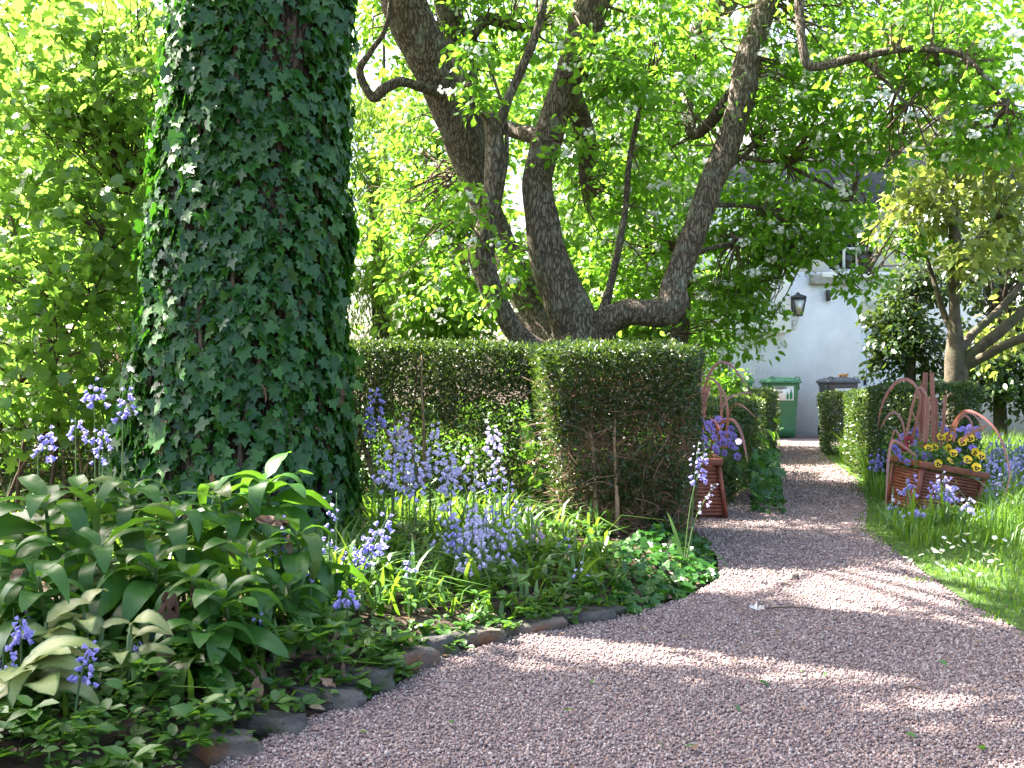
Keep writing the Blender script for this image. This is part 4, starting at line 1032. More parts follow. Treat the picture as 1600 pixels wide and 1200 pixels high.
flax((PLr.x, PLr.y, .32), 'red strap leafed plant with cut upright leaves in the right planter', [
    (S((1424, 690), (1436, 640), (1436, 615), (1424, 596), (1406, 594), (1388, 612), (1376, 640), (1372, 668), Y=7.7), .013),
    (S((1414, 700), (1422, 650), (1432, 614), (1438, 606), (1448, 620), (1450, 650), Y=7.6), .012),
    (S((1416, 695), (1410, 660), (1398, 644), (1386, 652), (1374, 672), Y=7.6), .010),
    (S((1440, 700), (1434, 665), (1424, 642), (1420, 640), Y=7.65), .008),
    (S((1480, 690), (1490, 660), (1508, 645), (1524, 650), (1536, 670), (1541, 690), Y=7.6), .008),
    (S((1478, 690), (1496, 652), (1514, 642), (1540, 655), (1560, 678), (1572, 710), (1577, 745), (1565, 790), Y=7.5, dy=-.5), .010),
    (S((1490, 690), (1494, 664), (1506, 650), (1516, 656), (1522, 676), (1526, 684), Y=7.55), .009),
    (S((1430, 712), (1408, 695), (1394, 690), (1388, 720), (1386, 752), (1383, 800), Y=7.4, dy=-.2), .011),
    (S((1500, 690), (1515, 678), (1535, 668), (1545, 664), Y=7.4), .012),
    (S((1412, 700), (1400, 672), (1392, 690), (1386, 715), Y=7.5), .008)],
    [(S((1446, 700), (1444, 640), (1446, 582), Y=7.75), .019), (S((1458, 700), (1458, 640), (1456, 582), Y=7.7), .017), (S((1446, 690), (1449, 650), (1448, 620), Y=7.55), .021),
     (S((1470, 700), (1474, 660), (1477, 617), Y=7.7), .013), (S((1463, 700), (1464, 660), (1463, 622), Y=7.8), .011), (S((1437, 695), (1440, 640), (1441, 598), Y=7.8), .012)])

# pansies
def petal_mesh(nm, w_, l_, mat):
    V = [(0, 0, 0)]; k = 7
    for i in range(k):
        a = R(-62 + 124 * i / (k - 1)); V.append((w_ * math.sin(a), l_ * (.35 + .65 * math.cos(a)), .06 * math.cos(a * 2) * l_ - .03 * (i % 2) * l_))
    return mesh(nm, V, [(0, i + 1, i + 2) for i in range(k - 1)], mat, True)
def disc_mesh(nm, lobes, r_, mat, n=14):
    V = [(0, 0, 0)] + [(r_ * (1 + .35 * math.sin(lobes * t)) * math.cos(t), r_ * (1 + .35 * math.sin(lobes * t)) * math.sin(t), 0) for t in np.arange(n) * 2 * math.pi / n]
    return mesh(nm, V, [(0, i + 1, (i + 1) % n + 1) for i in range(n)], mat)
PET = {k: petal_mesh('petal', .62, .62, M[m_]) for k, m_ in (('y', 'pan_y'), ('v', 'pan_v'), ('r', 'pan_r'), ('p', 'pan_p'))}
BLO = {'y': disc_mesh('blotch', 3, .27, M['blotch_d']), 'v': disc_mesh('blotch', 3, .23, M['blotch_v']), 'r': disc_mesh('blotch', 3, .26, M['blotch_d']), 'p': disc_mesh('blotch', 3, .1, M['blotch_v'])}
EYE = disc_mesh('centre', 5, .07, M['pan_c'], 8)
STEMME = mesh('stem', *tube([(0, 0, 0, .03), (.06, .02, .5, .03), (0, 0, 1, .025)], n=5, sub=3), M['stem'])
LEAFSM = mesh('leaf', np.array(LEAF_V), np.array(LEAF_F), M['weed'])
def pansy(u, v, Y, col, size, face=(-.1, -1, .35), base_z=.33):
    p = P(u, v, Y)
    b = Vector((p.x + random.uniform(-.03, .03), p.y + .05, min(base_z, p.z - .04)))
    t = thing('pansy', b, None, 'pansy')
    hgt = p.z - b.z
    s_ = add('stem', STEMME, t, loc=(0, 0, 0)); dv = p - b; s_.rotation_euler = dv.to_track_quat('Z', 'Y').to_euler(); s_.scale = (.06, .06, dv.length)
    f = (Vector(face) + Vector(rng.normal(size=3)) * .28).normalized()
    q = f.to_track_quat('Z', 'Y').to_matrix()
    roll = random.gauss(0, .2)
    for ang, sc_, dz in ((35, 1, -.05), (-35, 1, -.04), (105, .88, .03), (-105, .88, .04), (180, 1.0, .09)):
        o = add('petal', PET[col], t)
        o.matrix_local = Matrix.Translation(p - b) @ q.to_4x4() @ Matrix.Rotation(R(ang) + roll, 4, 'Z') @ Matrix.Translation((0, 0, dz * size * .5)) @ Matrix.Scale(sc_ * size * .5, 4)
    for nm, me, dz in (('blotch', BLO[col], .11), ('centre', EYE, .14)):
        o = add(nm, me, t); o.matrix_local = Matrix.Translation(p - b) @ q.to_4x4() @ Matrix.Translation((0, -.1 * size, dz * size * .5)) @ Matrix.Rotation(R(90) + roll, 4, 'Z') @ Matrix.Scale(size * .5 * 1.15, 4)
    return t, p
def pset(lst, Y, col, size, fmt, group, dy=.3):
    out = []
    for u, v in lst:
        f = (v - 690) / 60.0
        t, p = pansy(u, v, Y - dy * max(min(f, 1), -.6), col, size * random.uniform(.9, 1.1)); t['group'] = group; out.append((t, p))
    ordinal(out, fmt)
pset([(1470, 682), (1481, 682), (1482, 700), (1490, 708), (1504, 690), (1516, 684), (1460, 698), (1466, 724), (1485, 720), (1512, 718), (1526, 730), (1524, 706), (1533, 712), (1451, 700)], 7.65, 'y', .1,
     'yellow pansy with dark blotch in the right planter, #', 'yellow pansies in the right planter')
pset([(1411, 682), (1430, 672), (1424, 676), (1428, 692), (1434, 708), (1444, 712), (1451, 706), (1473, 663), (1478, 673), (1505, 670), (1515, 668), (1520, 700), (1528, 680), (1398, 700), (1418, 722), (1443, 728), (1496, 704)], 7.7, 'v', .09,
     'violet pansy in the right planter, #', 'violet pansies in the right planter')
pset([(1460, 680), (1404, 690), (1402, 706), (1408, 716), (1436, 682), (1446, 690), (1490, 680), (1498, 672), (1512, 677), (1525, 671), (1505, 724), (1474, 708), (1456, 718), (1428, 714)], 7.8, 'v', .085,
     'violet pansy deeper among the right planter flowers, #', 'violet pansies in the right planter')
pset([(1414, 700), (1420, 688)], 7.45, 'r', .11, 'crimson pansy in the right planter, # of the two', 'crimson pansies')
pset([(1095, 658), (1106, 663), (1095, 676), (1112, 672), (1116, 683), (1126, 664), (1122, 655), (1130, 690), (1142, 670), (1146, 681), (1118, 700), (1104, 695), (1108, 668), (1152, 713), (1128, 678), (1142, 695), (1100, 684), (1136, 676)], 7.5, 'v', .086,
     'violet pansy in the left planter, #', 'violet pansies in the left planter', dy=.15)
pset([(1120, 706), (1090, 690), (1098, 704), (1138, 688), (1132, 708), (1148, 700), (1114, 660), (1086, 668), (1134, 656), (1122, 694)], 7.62, 'v', .08, 'violet pansy deeper in the left planter, #', 'violet pansies in the left planter', dy=.1)
t, p = pansy(1154, 690, 7.4, 'p', .08); tag(t, 'single pale pink pansy at the right side of the left planter')
for (cx, cy_, w_, lab) in ((PLl.x, PLl.y, .22, 'left'), (PLr.x, PLr.y, .23, 'right')):
    cl = Cloud(); t = thing('pansy_foliage', (cx, cy_, .32), 'low green pansy foliage filling the ' + lab + ' planter', 'foliage')
    for k in range(46):
        x = random.uniform(-w_, w_); y = random.uniform(-.22, .2)
        clump(cl, (cx + x, cy_ + y, (.37 if lab == 'right' else .42) + random.uniform(0, .13) - (.17 * x if lab == 'right' else -.0)), .07, 16, .04, flat=.8)
    cl.build('foliage', LEAF_V, LEAF_F, M['weed'], t)

# ------------------------------------------------------------------ edging stones
def rock(name, c, h, rot, mat, label, seed, group='edging stones along the flower bed'):
    bm = bmesh.new(); bmesh.ops.create_cube(bm, size=2); bmesh.ops.subdivide_edges(bm, edges=bm.edges[:], cuts=5, use_grid_fill=True)
    for v in bm.verts:
        p = v.co.copy(); pn = p.normalized() * 1.25
        p = p.lerp(pn, .75)
        n_ = noise.noise(p * 1.1 + Vector((seed, 0, 0))) * .3 + noise.noise(p * 3 + Vector((0, seed, 0))) * .13 + noise.noise(p * 8 + Vector((0, 0, seed))) * .04
        p *= 1 + n_
        p.z = min(p.z, .88 + .16 * noise.noise(p * 2 + Vector((seed, 4, 0))))
        v.co = Vector((p.x * h[0], p.y * h[1], p.z * h[2]))
    me = D.meshes.new(name); bm.to_mesh(me); bm.free(); me.materials.append(mat)
    me.polygons.foreach_set('use_smooth', np.ones(len(me.polygons), bool))
    o = add(name, me, loc=c, rot=rot)
    return tag(o, label, 'stone', group)
rocks = [(500, 1104, .15, .07, .055, -20, 'rock_dark', 'long flat grey edging stone nearest the crumpled brown leaves'),
         (578, 1082, .1, .085, .075, 25, 'rock_dark', 'rounded grey edging stone with green stain beside the gravel'),
         (625, 1050, .14, .09, .075, 30, 'rock', 'mossy brown edging stone behind the rounded grey stone'),
         (686, 1026, .1, .075, .075, 40, 'rock_dark', 'smooth grey edging stone in the middle of the row'),
         (748, 1008, .14, .07, .06, 25, 'rock', 'brown edging stone with rusty moss at the middle of the row'),
         (835, 990, .16, .06, .045, 20, 'rock', 'reddish low edging stone at the sunlit end of the row'),
         (895, 968, .15, .07, .055, 15, 'rock', 'orange mossy edging stone at the sunlit end of the bed'),
         (925, 976, .14, .035, .045, 18, 'rock_dark', 'narrow grey edging stone facing the gravel at the sunlit end'),
         (965, 962, .07, .05, .035, 10, 'rock_dark', 'small grey edging stone farthest along the row'),
         (430, 1146, .11, .06, .045, -15, 'rock_dark', 'low dark edging stone half sunk in soil near the picture bottom'),
         (330, 1182, .15, .08, .055, -8, 'rock', 'mossy brown stone at the bottom edge of the picture')]
for i, (u, v, a, b, c, rz, m_, lab) in enumerate(rocks):
    g = G(u, v); rock('edging_stone', (g.x - .02, g.y + .05, c * .05), (a * .85, b * .8, c * .9), (R(random.uniform(-6, 6)), R(random.uniform(-5, 5)), R(rz)), M[m_], lab, i * 3.7 + 1)

# ------------------------------------------------------------------ big-leaved plants in front of the ivy trunk
def big_leaf_mesh(name, mat, w_, curl, wave, twist=0, n=9, arch=0, fold=.25, shape=.95):
    """length 1 along +Y, base at 0; grid n x 4 with veined quilting"""
    V = []; uv = []
    for i in range(n + 1):
        k = i / n
        wd = w_ * (math.sin(math.pi * k ** shape) ** .62 if 0 < k < 1 else 0.02) + .012 * (1 - k)
        a = curl * k * k; y = math.sin(a) / max(curl, .01) if False else k * math.cos(a * .6); z = -k * math.sin(a * .6) + arch * math.sin(k * math.pi)
        for j in range(5):
            s = (j - 2) / 2
            x = s * wd; zz = z + fold * abs(x) * (1 - .4 * k) + wave * math.sin(k * 17 + (2 if s > 0 else 0)) * abs(s) * .6 + .012 * math.sin(k * 40) * abs(s) * (wd > .05)
            t_ = twist * k; V.append((x * math.cos(t_), y, zz + x * math.sin(t_))); uv.append((j / 4, k))
    Fa = [(i * 5 + j, i * 5 + j + 1, i * 5 + j + 6, i * 5 + j + 5) for i in range(n) for j in range(4)]
    return mesh(name, V, Fa, mat, True, uv=uv)
BIG = [big_leaf_mesh('leaf', M['big'], w_, c, wv, tw_) for w_, c, wv, tw_ in ((.185, 1.2, .014, .2), (.17, 1.7, .018, -.25), (.2, .85, .012, .15), (.16, 2.2, .02, -.1), (.18, .5, .016, .3))]
def place(name, me, root, base, d, n, size, squash=1):
    B = basis(np.array([d]), np.array([n]))[0]
    o = add(name, me, root)
    o.matrix_local = Matrix.Translation(Vector(base) - Vector(root.location)) @ Matrix(B.tolist()).to_4x4() @ Matrix.Diagonal((size * squash, size, size, 1))
    return o
def bigplant(u, v, Y, nl, size, label, zb=None, lean=(0, 0)):
    """rosette of leaves at the head of a stalk; (u,v) is the rosette's middle"""
    h = P(u, v, Y); b = Vector((h.x + lean[0], h.y + .12 + lean[1], bz(h.x, h.y)))
    t = thing('broad_leaf_plant', b, label, 'plant', 'broad leaved plants before the ivy trunk')
    V, Fa = tube([(*b, .009), (*b.lerp(h, .5).to_tuple(), .008), (*h, .006)], n=6, sub=4); add('stem', mesh('stem', V, Fa, M['stem'], True), t, world=True)
    a0 = random.uniform(0, 6.28)
    for k in range(nl):
        f = k / (nl - 1); a = a0 + k * 2.4
        el = .75 - 1.15 * f + random.gauss(0, .12)           # upper leaves rise, lower ones droop
        d = Vector((math.cos(a), math.sin(a) , el)).normalized()
        base = h + Vector((0, 0, -.16 * f * size / .2)) + Vector((d.x, d.y, 0)) * .01
        n = Vector((-d.x * el, -d.y * el, 1)) + Vector(rng.normal(size=3)) * .22
        place('leaf', BIG[random.randrange(5)], t, base, d, n, size * random.uniform(.85, 1.35) * (.75 + .35 * f))
    return t
bp = [(70, 780, 3.5, 22, .24, 'largest broad leaved plant at the left edge of the bed'),
      (160, 850, 3.35, 20, .2, 'broad leaved plant just right of the left edge clump'),
      (205, 760, 3.8, 18, .2, 'broad leaved plant under the left side of the ivy trunk'),
      (275, 800, 3.6, 20, .21, 'broad leaved plant before the middle of the ivy trunk'),
      (345, 765, 3.9, 18, .2, 'sunlit broad leaved plant against the ivy trunk, yellow green on top'),
      (418, 745, 4.0, 22, .24, 'tallest sunlit broad leaved plant at the right side of the trunk'),
      (300, 900, 3.25, 18, .17, 'low broad leaved plant with drooping leaves below the middle clump'),
      (465, 825, 3.75, 18, .21, 'broad leaved plant spreading to the right over the bluebells'),
      (385, 860, 3.45, 16, .18, 'broad leaved plant in the deep shade of the taller ones'),
      (20, 860, 3.2, 18, .2, 'broad leaved plant cut by the left picture edge'),
      (320, 985, 3.05, 16, .17, 'bending plant with long drooping leaves near the dead leaves'),
      (545, 895, 3.9, 12, .15, 'broad leaved plant right of the others by the bed edge'),
      (120, 930, 3.3, 14, .17, 'shaded broad leaved plant above the variegated leaves'),
      (600, 880, 4.4, 12, .13, 'small broad leaved plant between the bluebell clumps')]
bp += [(240, 870, 3.3, 18, .19, 'shaded broad leaved plant between the left clump and the drooping plant'),
       (450, 910, 3.5, 14, .18, 'broad leaved plant low at the right of the dark clump'),
       (60, 900, 3.05, 14, .18, 'shaded broad leaved plant above the lower left bluebells'),
       (350, 920, 3.15, 16, .17, 'broad leaved plant with long hanging leaves over the stones'),
       (130, 770, 3.9, 16, .2, 'broad leaved plant behind the left clump under dark bluebells')]
for q in bp: bigplant(*q)
# variegated hosta
HOS = [big_leaf_mesh('leaf', M['hosta'], w_, c, wv, tw_, shape=.75) for w_, c, wv, tw_ in ((.24, .9, .03, .3), (.2, 1.4, .035, -.3), (.27, .6, .025, .2))]
def hosta(u, v, Y, nl, size, label, aim=None):
    h = P(u, v, Y); b = Vector((h.x, h.y, bz(h.x, h.y)))
    t = thing('variegated_plant', b, label, 'plant', 'cream and green variegated plants')
    for k in range(nl):
        a = (aim if aim is not None else 0) + random.gauss(0, 1.0 if aim is not None else 3); el = random.uniform(.0, .9)
        d = Vector((math.cos(a), math.sin(a), el)).normalized(); base = b + Vector((random.uniform(-.03, .03), 0, (h.z - b.z) * random.uniform(.6, 1.1)))
        V, Fa = tube([(*b, .006), (*base, .005)], n=5, sub=1); add('leaf_stalk', mesh('leaf_stalk', V, Fa, M['stem'], True), t, world=True)
        place('leaf', HOS[random.randrange(3)], t, base, d, Vector((-d.x * el, -.55 - d.y * el, 1)), size * random.uniform(.8, 1.2))
    return t
hosta(45, 1045, 2.7, 14, .17, 'large cream leafed variegated plant at the lower left corner')
hosta(75, 975, 2.95, 8, .12, 'variegated plant left of the nearest bluebells')
hosta(145, 955, 3.0, 5, .11, 'small variegated plant with one leaf standing upright')
hosta(195, 985, 2.9, 6, .115, 'variegated plant right of the nearest bluebells')

# ------------------------------------------------------------------ bluebells
def bell_mesh(mat):
    V = []; n = 6
    prof = [(.0, .12), (.25, .3), (.62, .34), (.86, .44)]
    for z, r_ in prof:
        for k in range(n): a = k * math.pi / 3; V.append((r_ * math.cos(a), r_ * math.sin(a), -z))
    for k in range(n): a = (k + .5) * math.pi / 3; V.append((.68 * math.cos(a), .68 * math.sin(a), -.92))
    Fa = []
    for i in range(3):
        for k in range(n): Fa.append((i * n + k, i * n + (k + 1) % n, (i + 1) * n + (k + 1) % n, (i + 1) * n + k))
    for k in range(n): Fa.append((18 + k, 18 + (k + 1) % n, 24 + k))
    return mesh('bell', V, Fa, mat)
BELL = {'b': bell_mesh(M['bell']), 'p': bell_mesh(M['bell_pale']), 'k': bell_mesh(M['bell_pink'])}
def strap_mesh(curl, w_, n=6):
    V = []
    x = z = 0; el = 1.35
    for i in range(n + 1):
        k = i / n; ww_ = w_ * (1 - k ** 3) + .001
        V += [(x, -ww_, z), (x, 0, z - ww_ * .4), (x, ww_, z)]
        el -= curl / n * (.5 + k); x += math.cos(el) / n; z += math.sin(el) / n
    return mesh('leaf', V, [(i * 3 + k, i * 3 + k + 1, i * 3 + k + 4, i * 3 + k + 3) for i in range(n) for k in (0, 1)], M['strap'], True)
STRAP = [strap_mesh(c, w_) for c, w_ in ((.5, .03), (1.2, .035), (1.9, .03), (2.6, .028), (3.2, .032))]
def bluebell(u, v, Y, spike, bellsize, nb, col, lean=0.0, nleaf=5, gz=None, leafl=.3, droop=False):
    """(u,v): tip of the spike; spike: its length in metres"""
    tip = P(u, v, Y); z0 = gz if gz is not None else bz(tip.x, tip.y)
    b = Vector((tip.x - lean, tip.y + random.uniform(-.05, .05), z0))
    t = thing('bluebell', b, None, 'flower')
    mid = b.lerp(tip, .6) + Vector((-lean * .25, 0, 0))
    pts = [(*b, .004), (*mid, .0034), (*tip, .002)]
    if droop: pts = [(*b, .004), (*(mid + Vector((0, 0, .05))), .0034), (*(tip + Vector((-.06, 0, .0))), .003), (*tip, .002)]
    V, Fa = tube(pts, n=5, sub=5); add('stem', mesh('stem', V, Fa, M['stem'], True), t, world=True)
    if not droop and random.random() < .5:
        tip = tip + Vector((random.gauss(0, .03), random.gauss(0, .02), -.01))
    ax_ = (tip - mid).normalized()
    for k in range(nb):
        f = k / max(nb - 1, 1); a = k * 2.4 + random.random()
        p = tip - ax_ * spike * f; ln = bellsize * (.5 + .8 * f) * 1.0
        out = Vector((math.cos(a), math.sin(a), 0)) * (.3 + .8 * f ** .7)
        bp_ = p + out * bellsize * random.uniform(.55, 1.5) + Vector((0, 0, random.gauss(0, bellsize * .3))) + Vector((0, 0, -.1 * bellsize))
        d = (out * random.uniform(.4, 1.0) + Vector((0, 0, -.75 + 1.0 * (1 - f) ** 3))).normalized()
        o = add('bell', BELL[col], t)
        o.matrix_local = Matrix.Translation(bp_ - b) @ (-d).to_track_quat('Z', 'Y').to_matrix().to_4x4() @ Matrix.Scale(bellsize * random.uniform(.6, .9) * (.75 + .35 * f), 4)
    for k in range(nleaf):
        o = add('leaf', STRAP[random.randrange(5)], t, loc=(random.uniform(-.02, .02), random.uniform(-.02, .02), 0), rot=(0, random.uniform(-.1, .25), random.uniform(0, 6.28)))
        s_ = leafl * random.uniform(.7, 1.25); o.scale = (s_, s_ * random.uniform(.8, 1.3), s_)
    return t, tip
def bset(lst, fmt, group):
    out = []
    for q in lst:
        q = (q[0], q[1], q[2], q[3] * random.uniform(.85, 1.2), q[4] * random.uniform(.85, 1.1), int(q[5] * random.uniform(.85, 1.25)) + 1, 'p' if (q[6] == 'b' and 660 < q[0] < 860 and random.random() < .5) else q[6]) + tuple(q[7:])  # about half the blues in the sunny middle become the sun-whitened pale bells
        t, p = bluebell(*q[:7], **(q[7] if len(q) > 7 else {})); t['group'] = group; out.append((t, p))
    if len(out) > 1: ordinal(out, fmt)
    else: out[0][0]['label'] = fmt
bset([(598, 604, 5.5, .2, .033, 22, 'b', dict(lean=.03)), (582, 640, 5.5, .12, .03, 12, 'b'), (634, 645, 5.45, .16, .032, 18, 'k', dict(lean=.08, droop=True)), (615, 668, 5.4, .14, .032, 16, 'p'), (676, 660, 5.5, .17, .033, 20, 'b', dict(lean=.02)), (648, 662, 5.4, .14, .03, 14, 'p')],
     'tall bluebell in the back row beside the ivy trunk, #', 'tall bluebells beside the ivy trunk')
bset([(600, 708, 5.2, .12, .032, 14, 'p'), (630, 690, 5.2, .15, .034, 18, 'p'), (650, 708, 5.15, .15, .034, 18, 'p'), (612, 730, 5.1, .1, .03, 10, 'p'), (672, 706, 5.2, .1, .036, 12, 'p'), (692, 720, 5.3, .13, .034, 16, 'p', dict(lean=-.05)), (640, 740, 5.1, .1, .03, 10, 'p'), (705, 740, 5.2, .08, .03, 10, 'p')],
     'pale sunlit bluebell right of the ivy trunk, #', 'pale bluebells right of the ivy trunk')
bset([(708, 706, 5.4, .13, .032, 18, 'p', dict(lean=-.1)), (742, 696, 5.5, .1, .03, 12, 'p'), (770, 664, 5.6, .13, .033, 20, 'b', dict(lean=-.02)), (784, 712, 5.4, .12, .032, 14, 'p'), (740, 740, 5.4, .07, .03, 8, 'p'), (760, 735, 5.5, .08, .03, 8, 'b'), (796, 755, 5.5, .1, .03, 9, 'b'), (815, 780, 5.5, .08, .03, 8, 'b'), (770, 782, 5.3, .06, .028, 7, 'b')],
     'bluebell standing before the bare hedge stems, #', 'bluebells before the gappy hedge')
bset([(738, 790, 4.6, .15, .03, 22, 'b'), (712, 812, 4.5, .14, .03, 16, 'b'), (752, 840, 4.4, .1, .03, 12, 'b'), (700, 785, 4.9, .08, .03, 10, 'p'), (755, 795, 4.8, .1, .032, 14, 'p'), (775, 812, 4.8, .1, .032, 14, 'p'), (806, 800, 4.9, .1, .03, 12, 'p'), (795, 830, 4.7, .06, .03, 8, 'p'), (730, 865, 4.3, .08, .028, 10, 'p'), (782, 850, 4.6, .09, .034, 12, 'p'), (836, 820, 4.9, .06, .03, 8, 'k'), (725, 825, 4.5, .1, .03, 12, 'p'), (760, 815, 4.7, .1, .03, 12, 'p'), (690, 830, 4.7, .07, .03, 9, 'p')],
     'bluebell in the sunny clump left of hedge block, #', 'bluebells left of the hedge block')
bset([(607, 806, 4.3, .12, .03, 14, 'b', dict(lean=.1)), (592, 826, 4.2, .12, .03, 14, 'b', dict(lean=.08)), (575, 840, 4.2, .1, .03, 12, 'b', dict(lean=.06)), (555, 850, 4.2, .08, .03, 8, 'b'), (640, 868, 4.1, .06, .028, 8, 'b')],
     'deep blue bluebell leaning over leaves right of ivy trunk, #', 'blue bluebells in shade')
bset([(526, 770, 4.3, .12, .026, 10, 'b'), (515, 830, 4.1, .06, .024, 7, 'b')], 'thin bluebell by the big leaves at the trunk foot, #', 'thin bluebells')
bset([(485, 880, 3.6, .05, .024, 8, 'b'), (440, 810, 3.8, .09, .022, 8, 'b'), (425, 850, 3.7, .05, .02, 6, 'b'), (392, 955, 3.3, .03, .02, 4, 'b')], 'small shaded bluebell among the big leaves, #', 'shaded bluebells')
bset([(542, 920, 3.5, .05, .026, 12, 'b')], 'single bluebell head low before a broad leaf near the bed edge', 'low bluebell')
bset([(140, 1010, 2.65, .075, .024, 18, 'b', dict(lean=.03, leafl=.2))], 'nearest bluebell with a full head at the lower left', 'near bluebells')
bset([(32, 968, 2.8, .07, .024, 18, 'b', dict(leafl=.2))], 'near bluebell with a full head at the far left edge', 'near bluebells')
bset([(5, 1010, 2.75, .06, .022, 10, 'b', dict(leafl=.2)), (215, 1005, 2.9, .03, .012, 7, 'b', dict(leafl=.15)), (22, 950, 3.1, .05, .016, 8, 'b', dict(leafl=.2))], 'small thin bluebell at lower left, #', 'near bluebells')
bset([(60, 668, 4.6, .1, .03, 16, 'b'), (118, 652, 4.7, .08, .03, 12, 'b'), (147, 600, 4.9, .1, .034, 12, 'b'), (192, 604, 4.9, .12, .032, 14, 'b'), (160, 664, 4.7, .08, .03, 11, 'b'), (155, 700, 4.6, .05, .026, 6, 'b')],
     'bluebell in the dark left of the ivy trunk, #', 'bluebells left of the ivy trunk')
bset([(1100, 712, 5.2, .13, .026, 16, 'b', dict(lean=.1, nleaf=3, gz=0))], 'lone bluebell leaning in front of the left planter', 'lone bluebell')
bset([(1118, 755, 5.2, .14, .022, 14, 'p', dict(lean=.16, nleaf=2, gz=0))], 'fading cream flower spike leaning over the left planter', 'faded spike')
bset([(1092, 690, 5.6, .12, .02, 10, 'p', dict(lean=.05, nleaf=2, gz=0))], 'pale flower spike against the right edge of the hedge block', 'pale spike')
bset([(880, 826, 4.9, .1, .024, 8, 'b', dict(nleaf=3)), (905, 884, 4.5, .04, .024, 5, 'p', dict(nleaf=3))], 'small bluebell at the foot of the hedge block, #', 'hedge foot bluebells')
bset([(1418, 742, 6.6, .1, .035, 12, 'b'), (1403, 770, 6.5, .04, .03, 4, 'p'), (1428, 792, 6.4, .06, .03, 8, 'b'), (1462, 752, 6.5, .09, .034, 12, 'b'), (1473, 738, 6.5, .08, .034, 12, 'p'), (1494, 752, 6.5, .09, .034, 12, 'b'), (1484, 766, 6.4, .06, .03, 8, 'b'), (1512, 780, 6.3, .07, .034, 10, 'p'), (1395, 785, 6.7, .04, .03, 6, 'b')],
     'bluebell in the grass before the right planter, #', 'bluebells before the right planter')
bset([(1378, 700, 9.0, .14, .045, 16, 'b', dict(gz=0)), (1368, 712, 9.0, .1, .045, 12, 'b', dict(gz=0))], 'bluebell at hedge foot left of the right planter, #', 'bluebells by the low hedge')
lst = []
for k in range(54):
    u = random.uniform(1538, 1610); v = random.uniform(680, 805); Y = 9.2 - (v - 690) / 120 * 2.6
    lst.append((u, v, Y, random.uniform(.08, .14), .036, random.randint(7, 12), random.choice('bbpp'), dict(gz=0, nleaf=4, leafl=.36)))
lst.sort(key=lambda q: q[1])
for k, nm in enumerate(('back', 'middle', 'front')):
    bset(lst[k * 18:(k + 1) * 18], 'bluebell at the ' + nm + ' of the right edge drift, #', 'drift of bluebells at the right edge')

# ------------------------------------------------------------------ ground cover, grass, daisies
def blades(name, label, n, fx, height, wid, mat, bend=.5, cat='grass'):
    x, y, z, hs = fx(n); n = len(x)
    a = rng.uniform(0, 6.283, n); hh = height * hs * rng.uniform(.5, 1.2, n); ww_ = wid * rng.uniform(.7, 1.3, n)
    be = hh * bend * rng.uniform(.1, 1.3, n); sd = np.stack([-np.sin(a), np.cos(a), 0 * a], -1); fd = np.stack([np.cos(a), np.sin(a), 0 * a], -1)
    b = np.stack([x, y, z], -1); up = np.array([0, 0, 1.0])
    m1 = b + up * (hh * .6)[:, None] + fd * (be * .3)[:, None]; tp = b + up * (hh * .95 - be * .25)[:, None] + fd * be[:, None]
    V = np.stack([b - sd * ww_[:, None], b + sd * ww_[:, None], m1 - sd * (ww_ * .8)[:, None], m1 + sd * (ww_ * .8)[:, None], tp], 1).reshape(-1, 3)
    Fa = np.array([(0, 1, 3), (0, 3, 2), (2, 3, 4)])[None] + (np.arange(n) * 5)[:, None, None]
    return tag(add(name, mesh(name, V, Fa.reshape(-1, 3), mat)), label, cat, kind='stuff')
def lawn_pts(n):
    Y = 3.2 + 11 * rng.uniform(0, 1, n) ** 1.5; x = rng.uniform(1.3, 8, n)
    d = dist_poly(path_poly, x, Y) ; nz_ = np.array([noise.noise(Vector((a * 5, b * 5, 8))) + .5 * noise.noise(Vector((a * 14, b * 14, 8))) for a, b in zip(x, Y)])
    il = inside(lawn_poly, x, Y); sd = np.where(il, d, -d)
    k = (x / Y < .54) & (sd > -.03 + nz_ * .16)
    x, Y, sd = x[k], Y[k], sd[k]
    return x, Y, np.full(len(x), .008), np.clip(.35 + sd * 1.1, .3, 1)
blades('lawn_grass', 'short green lawn grass right of the gravel path', 90000, lawn_pts, .075, .0035, M['grass'], .8)
def long_pts(n):
    Y = rng.uniform(6.0, 12.5, n); x = rng.uniform(2.2, 6.6, n)
    nzz = np.array([noise.noise(Vector((a * 2, b * 2, 0))) for a, b in zip(x, Y)])
    u = 800 + F * x / Y
    d = dist_poly(path_poly, x, Y)
    k = inside(lawn_poly, x, Y) & (u < 1680) & (d > .06) & ((u > 1530) | ((Y < 7.2) & (d > .1)) | (Y > 8.4)) & (nzz > -.25)
    x, Y, u = x[k], Y[k], u[k]
    near = (Y < 7.4) & (u < 1540)
    return x, Y, np.full(len(x), .008), np.where(near, .42, .62) * np.where(Y > 9, 1.7, 1)
blades('long_grass', 'long seeding grass round the right planter', 34000, long_pts, .42, .0045, M['grass'], .55)
patch = [tuple(G(u, v)[:2]) for u, v in ((880, 900), (900, 945), (985, 962), (1065, 935), (1118, 898), (1105, 850), (1070, 830), (980, 850))]
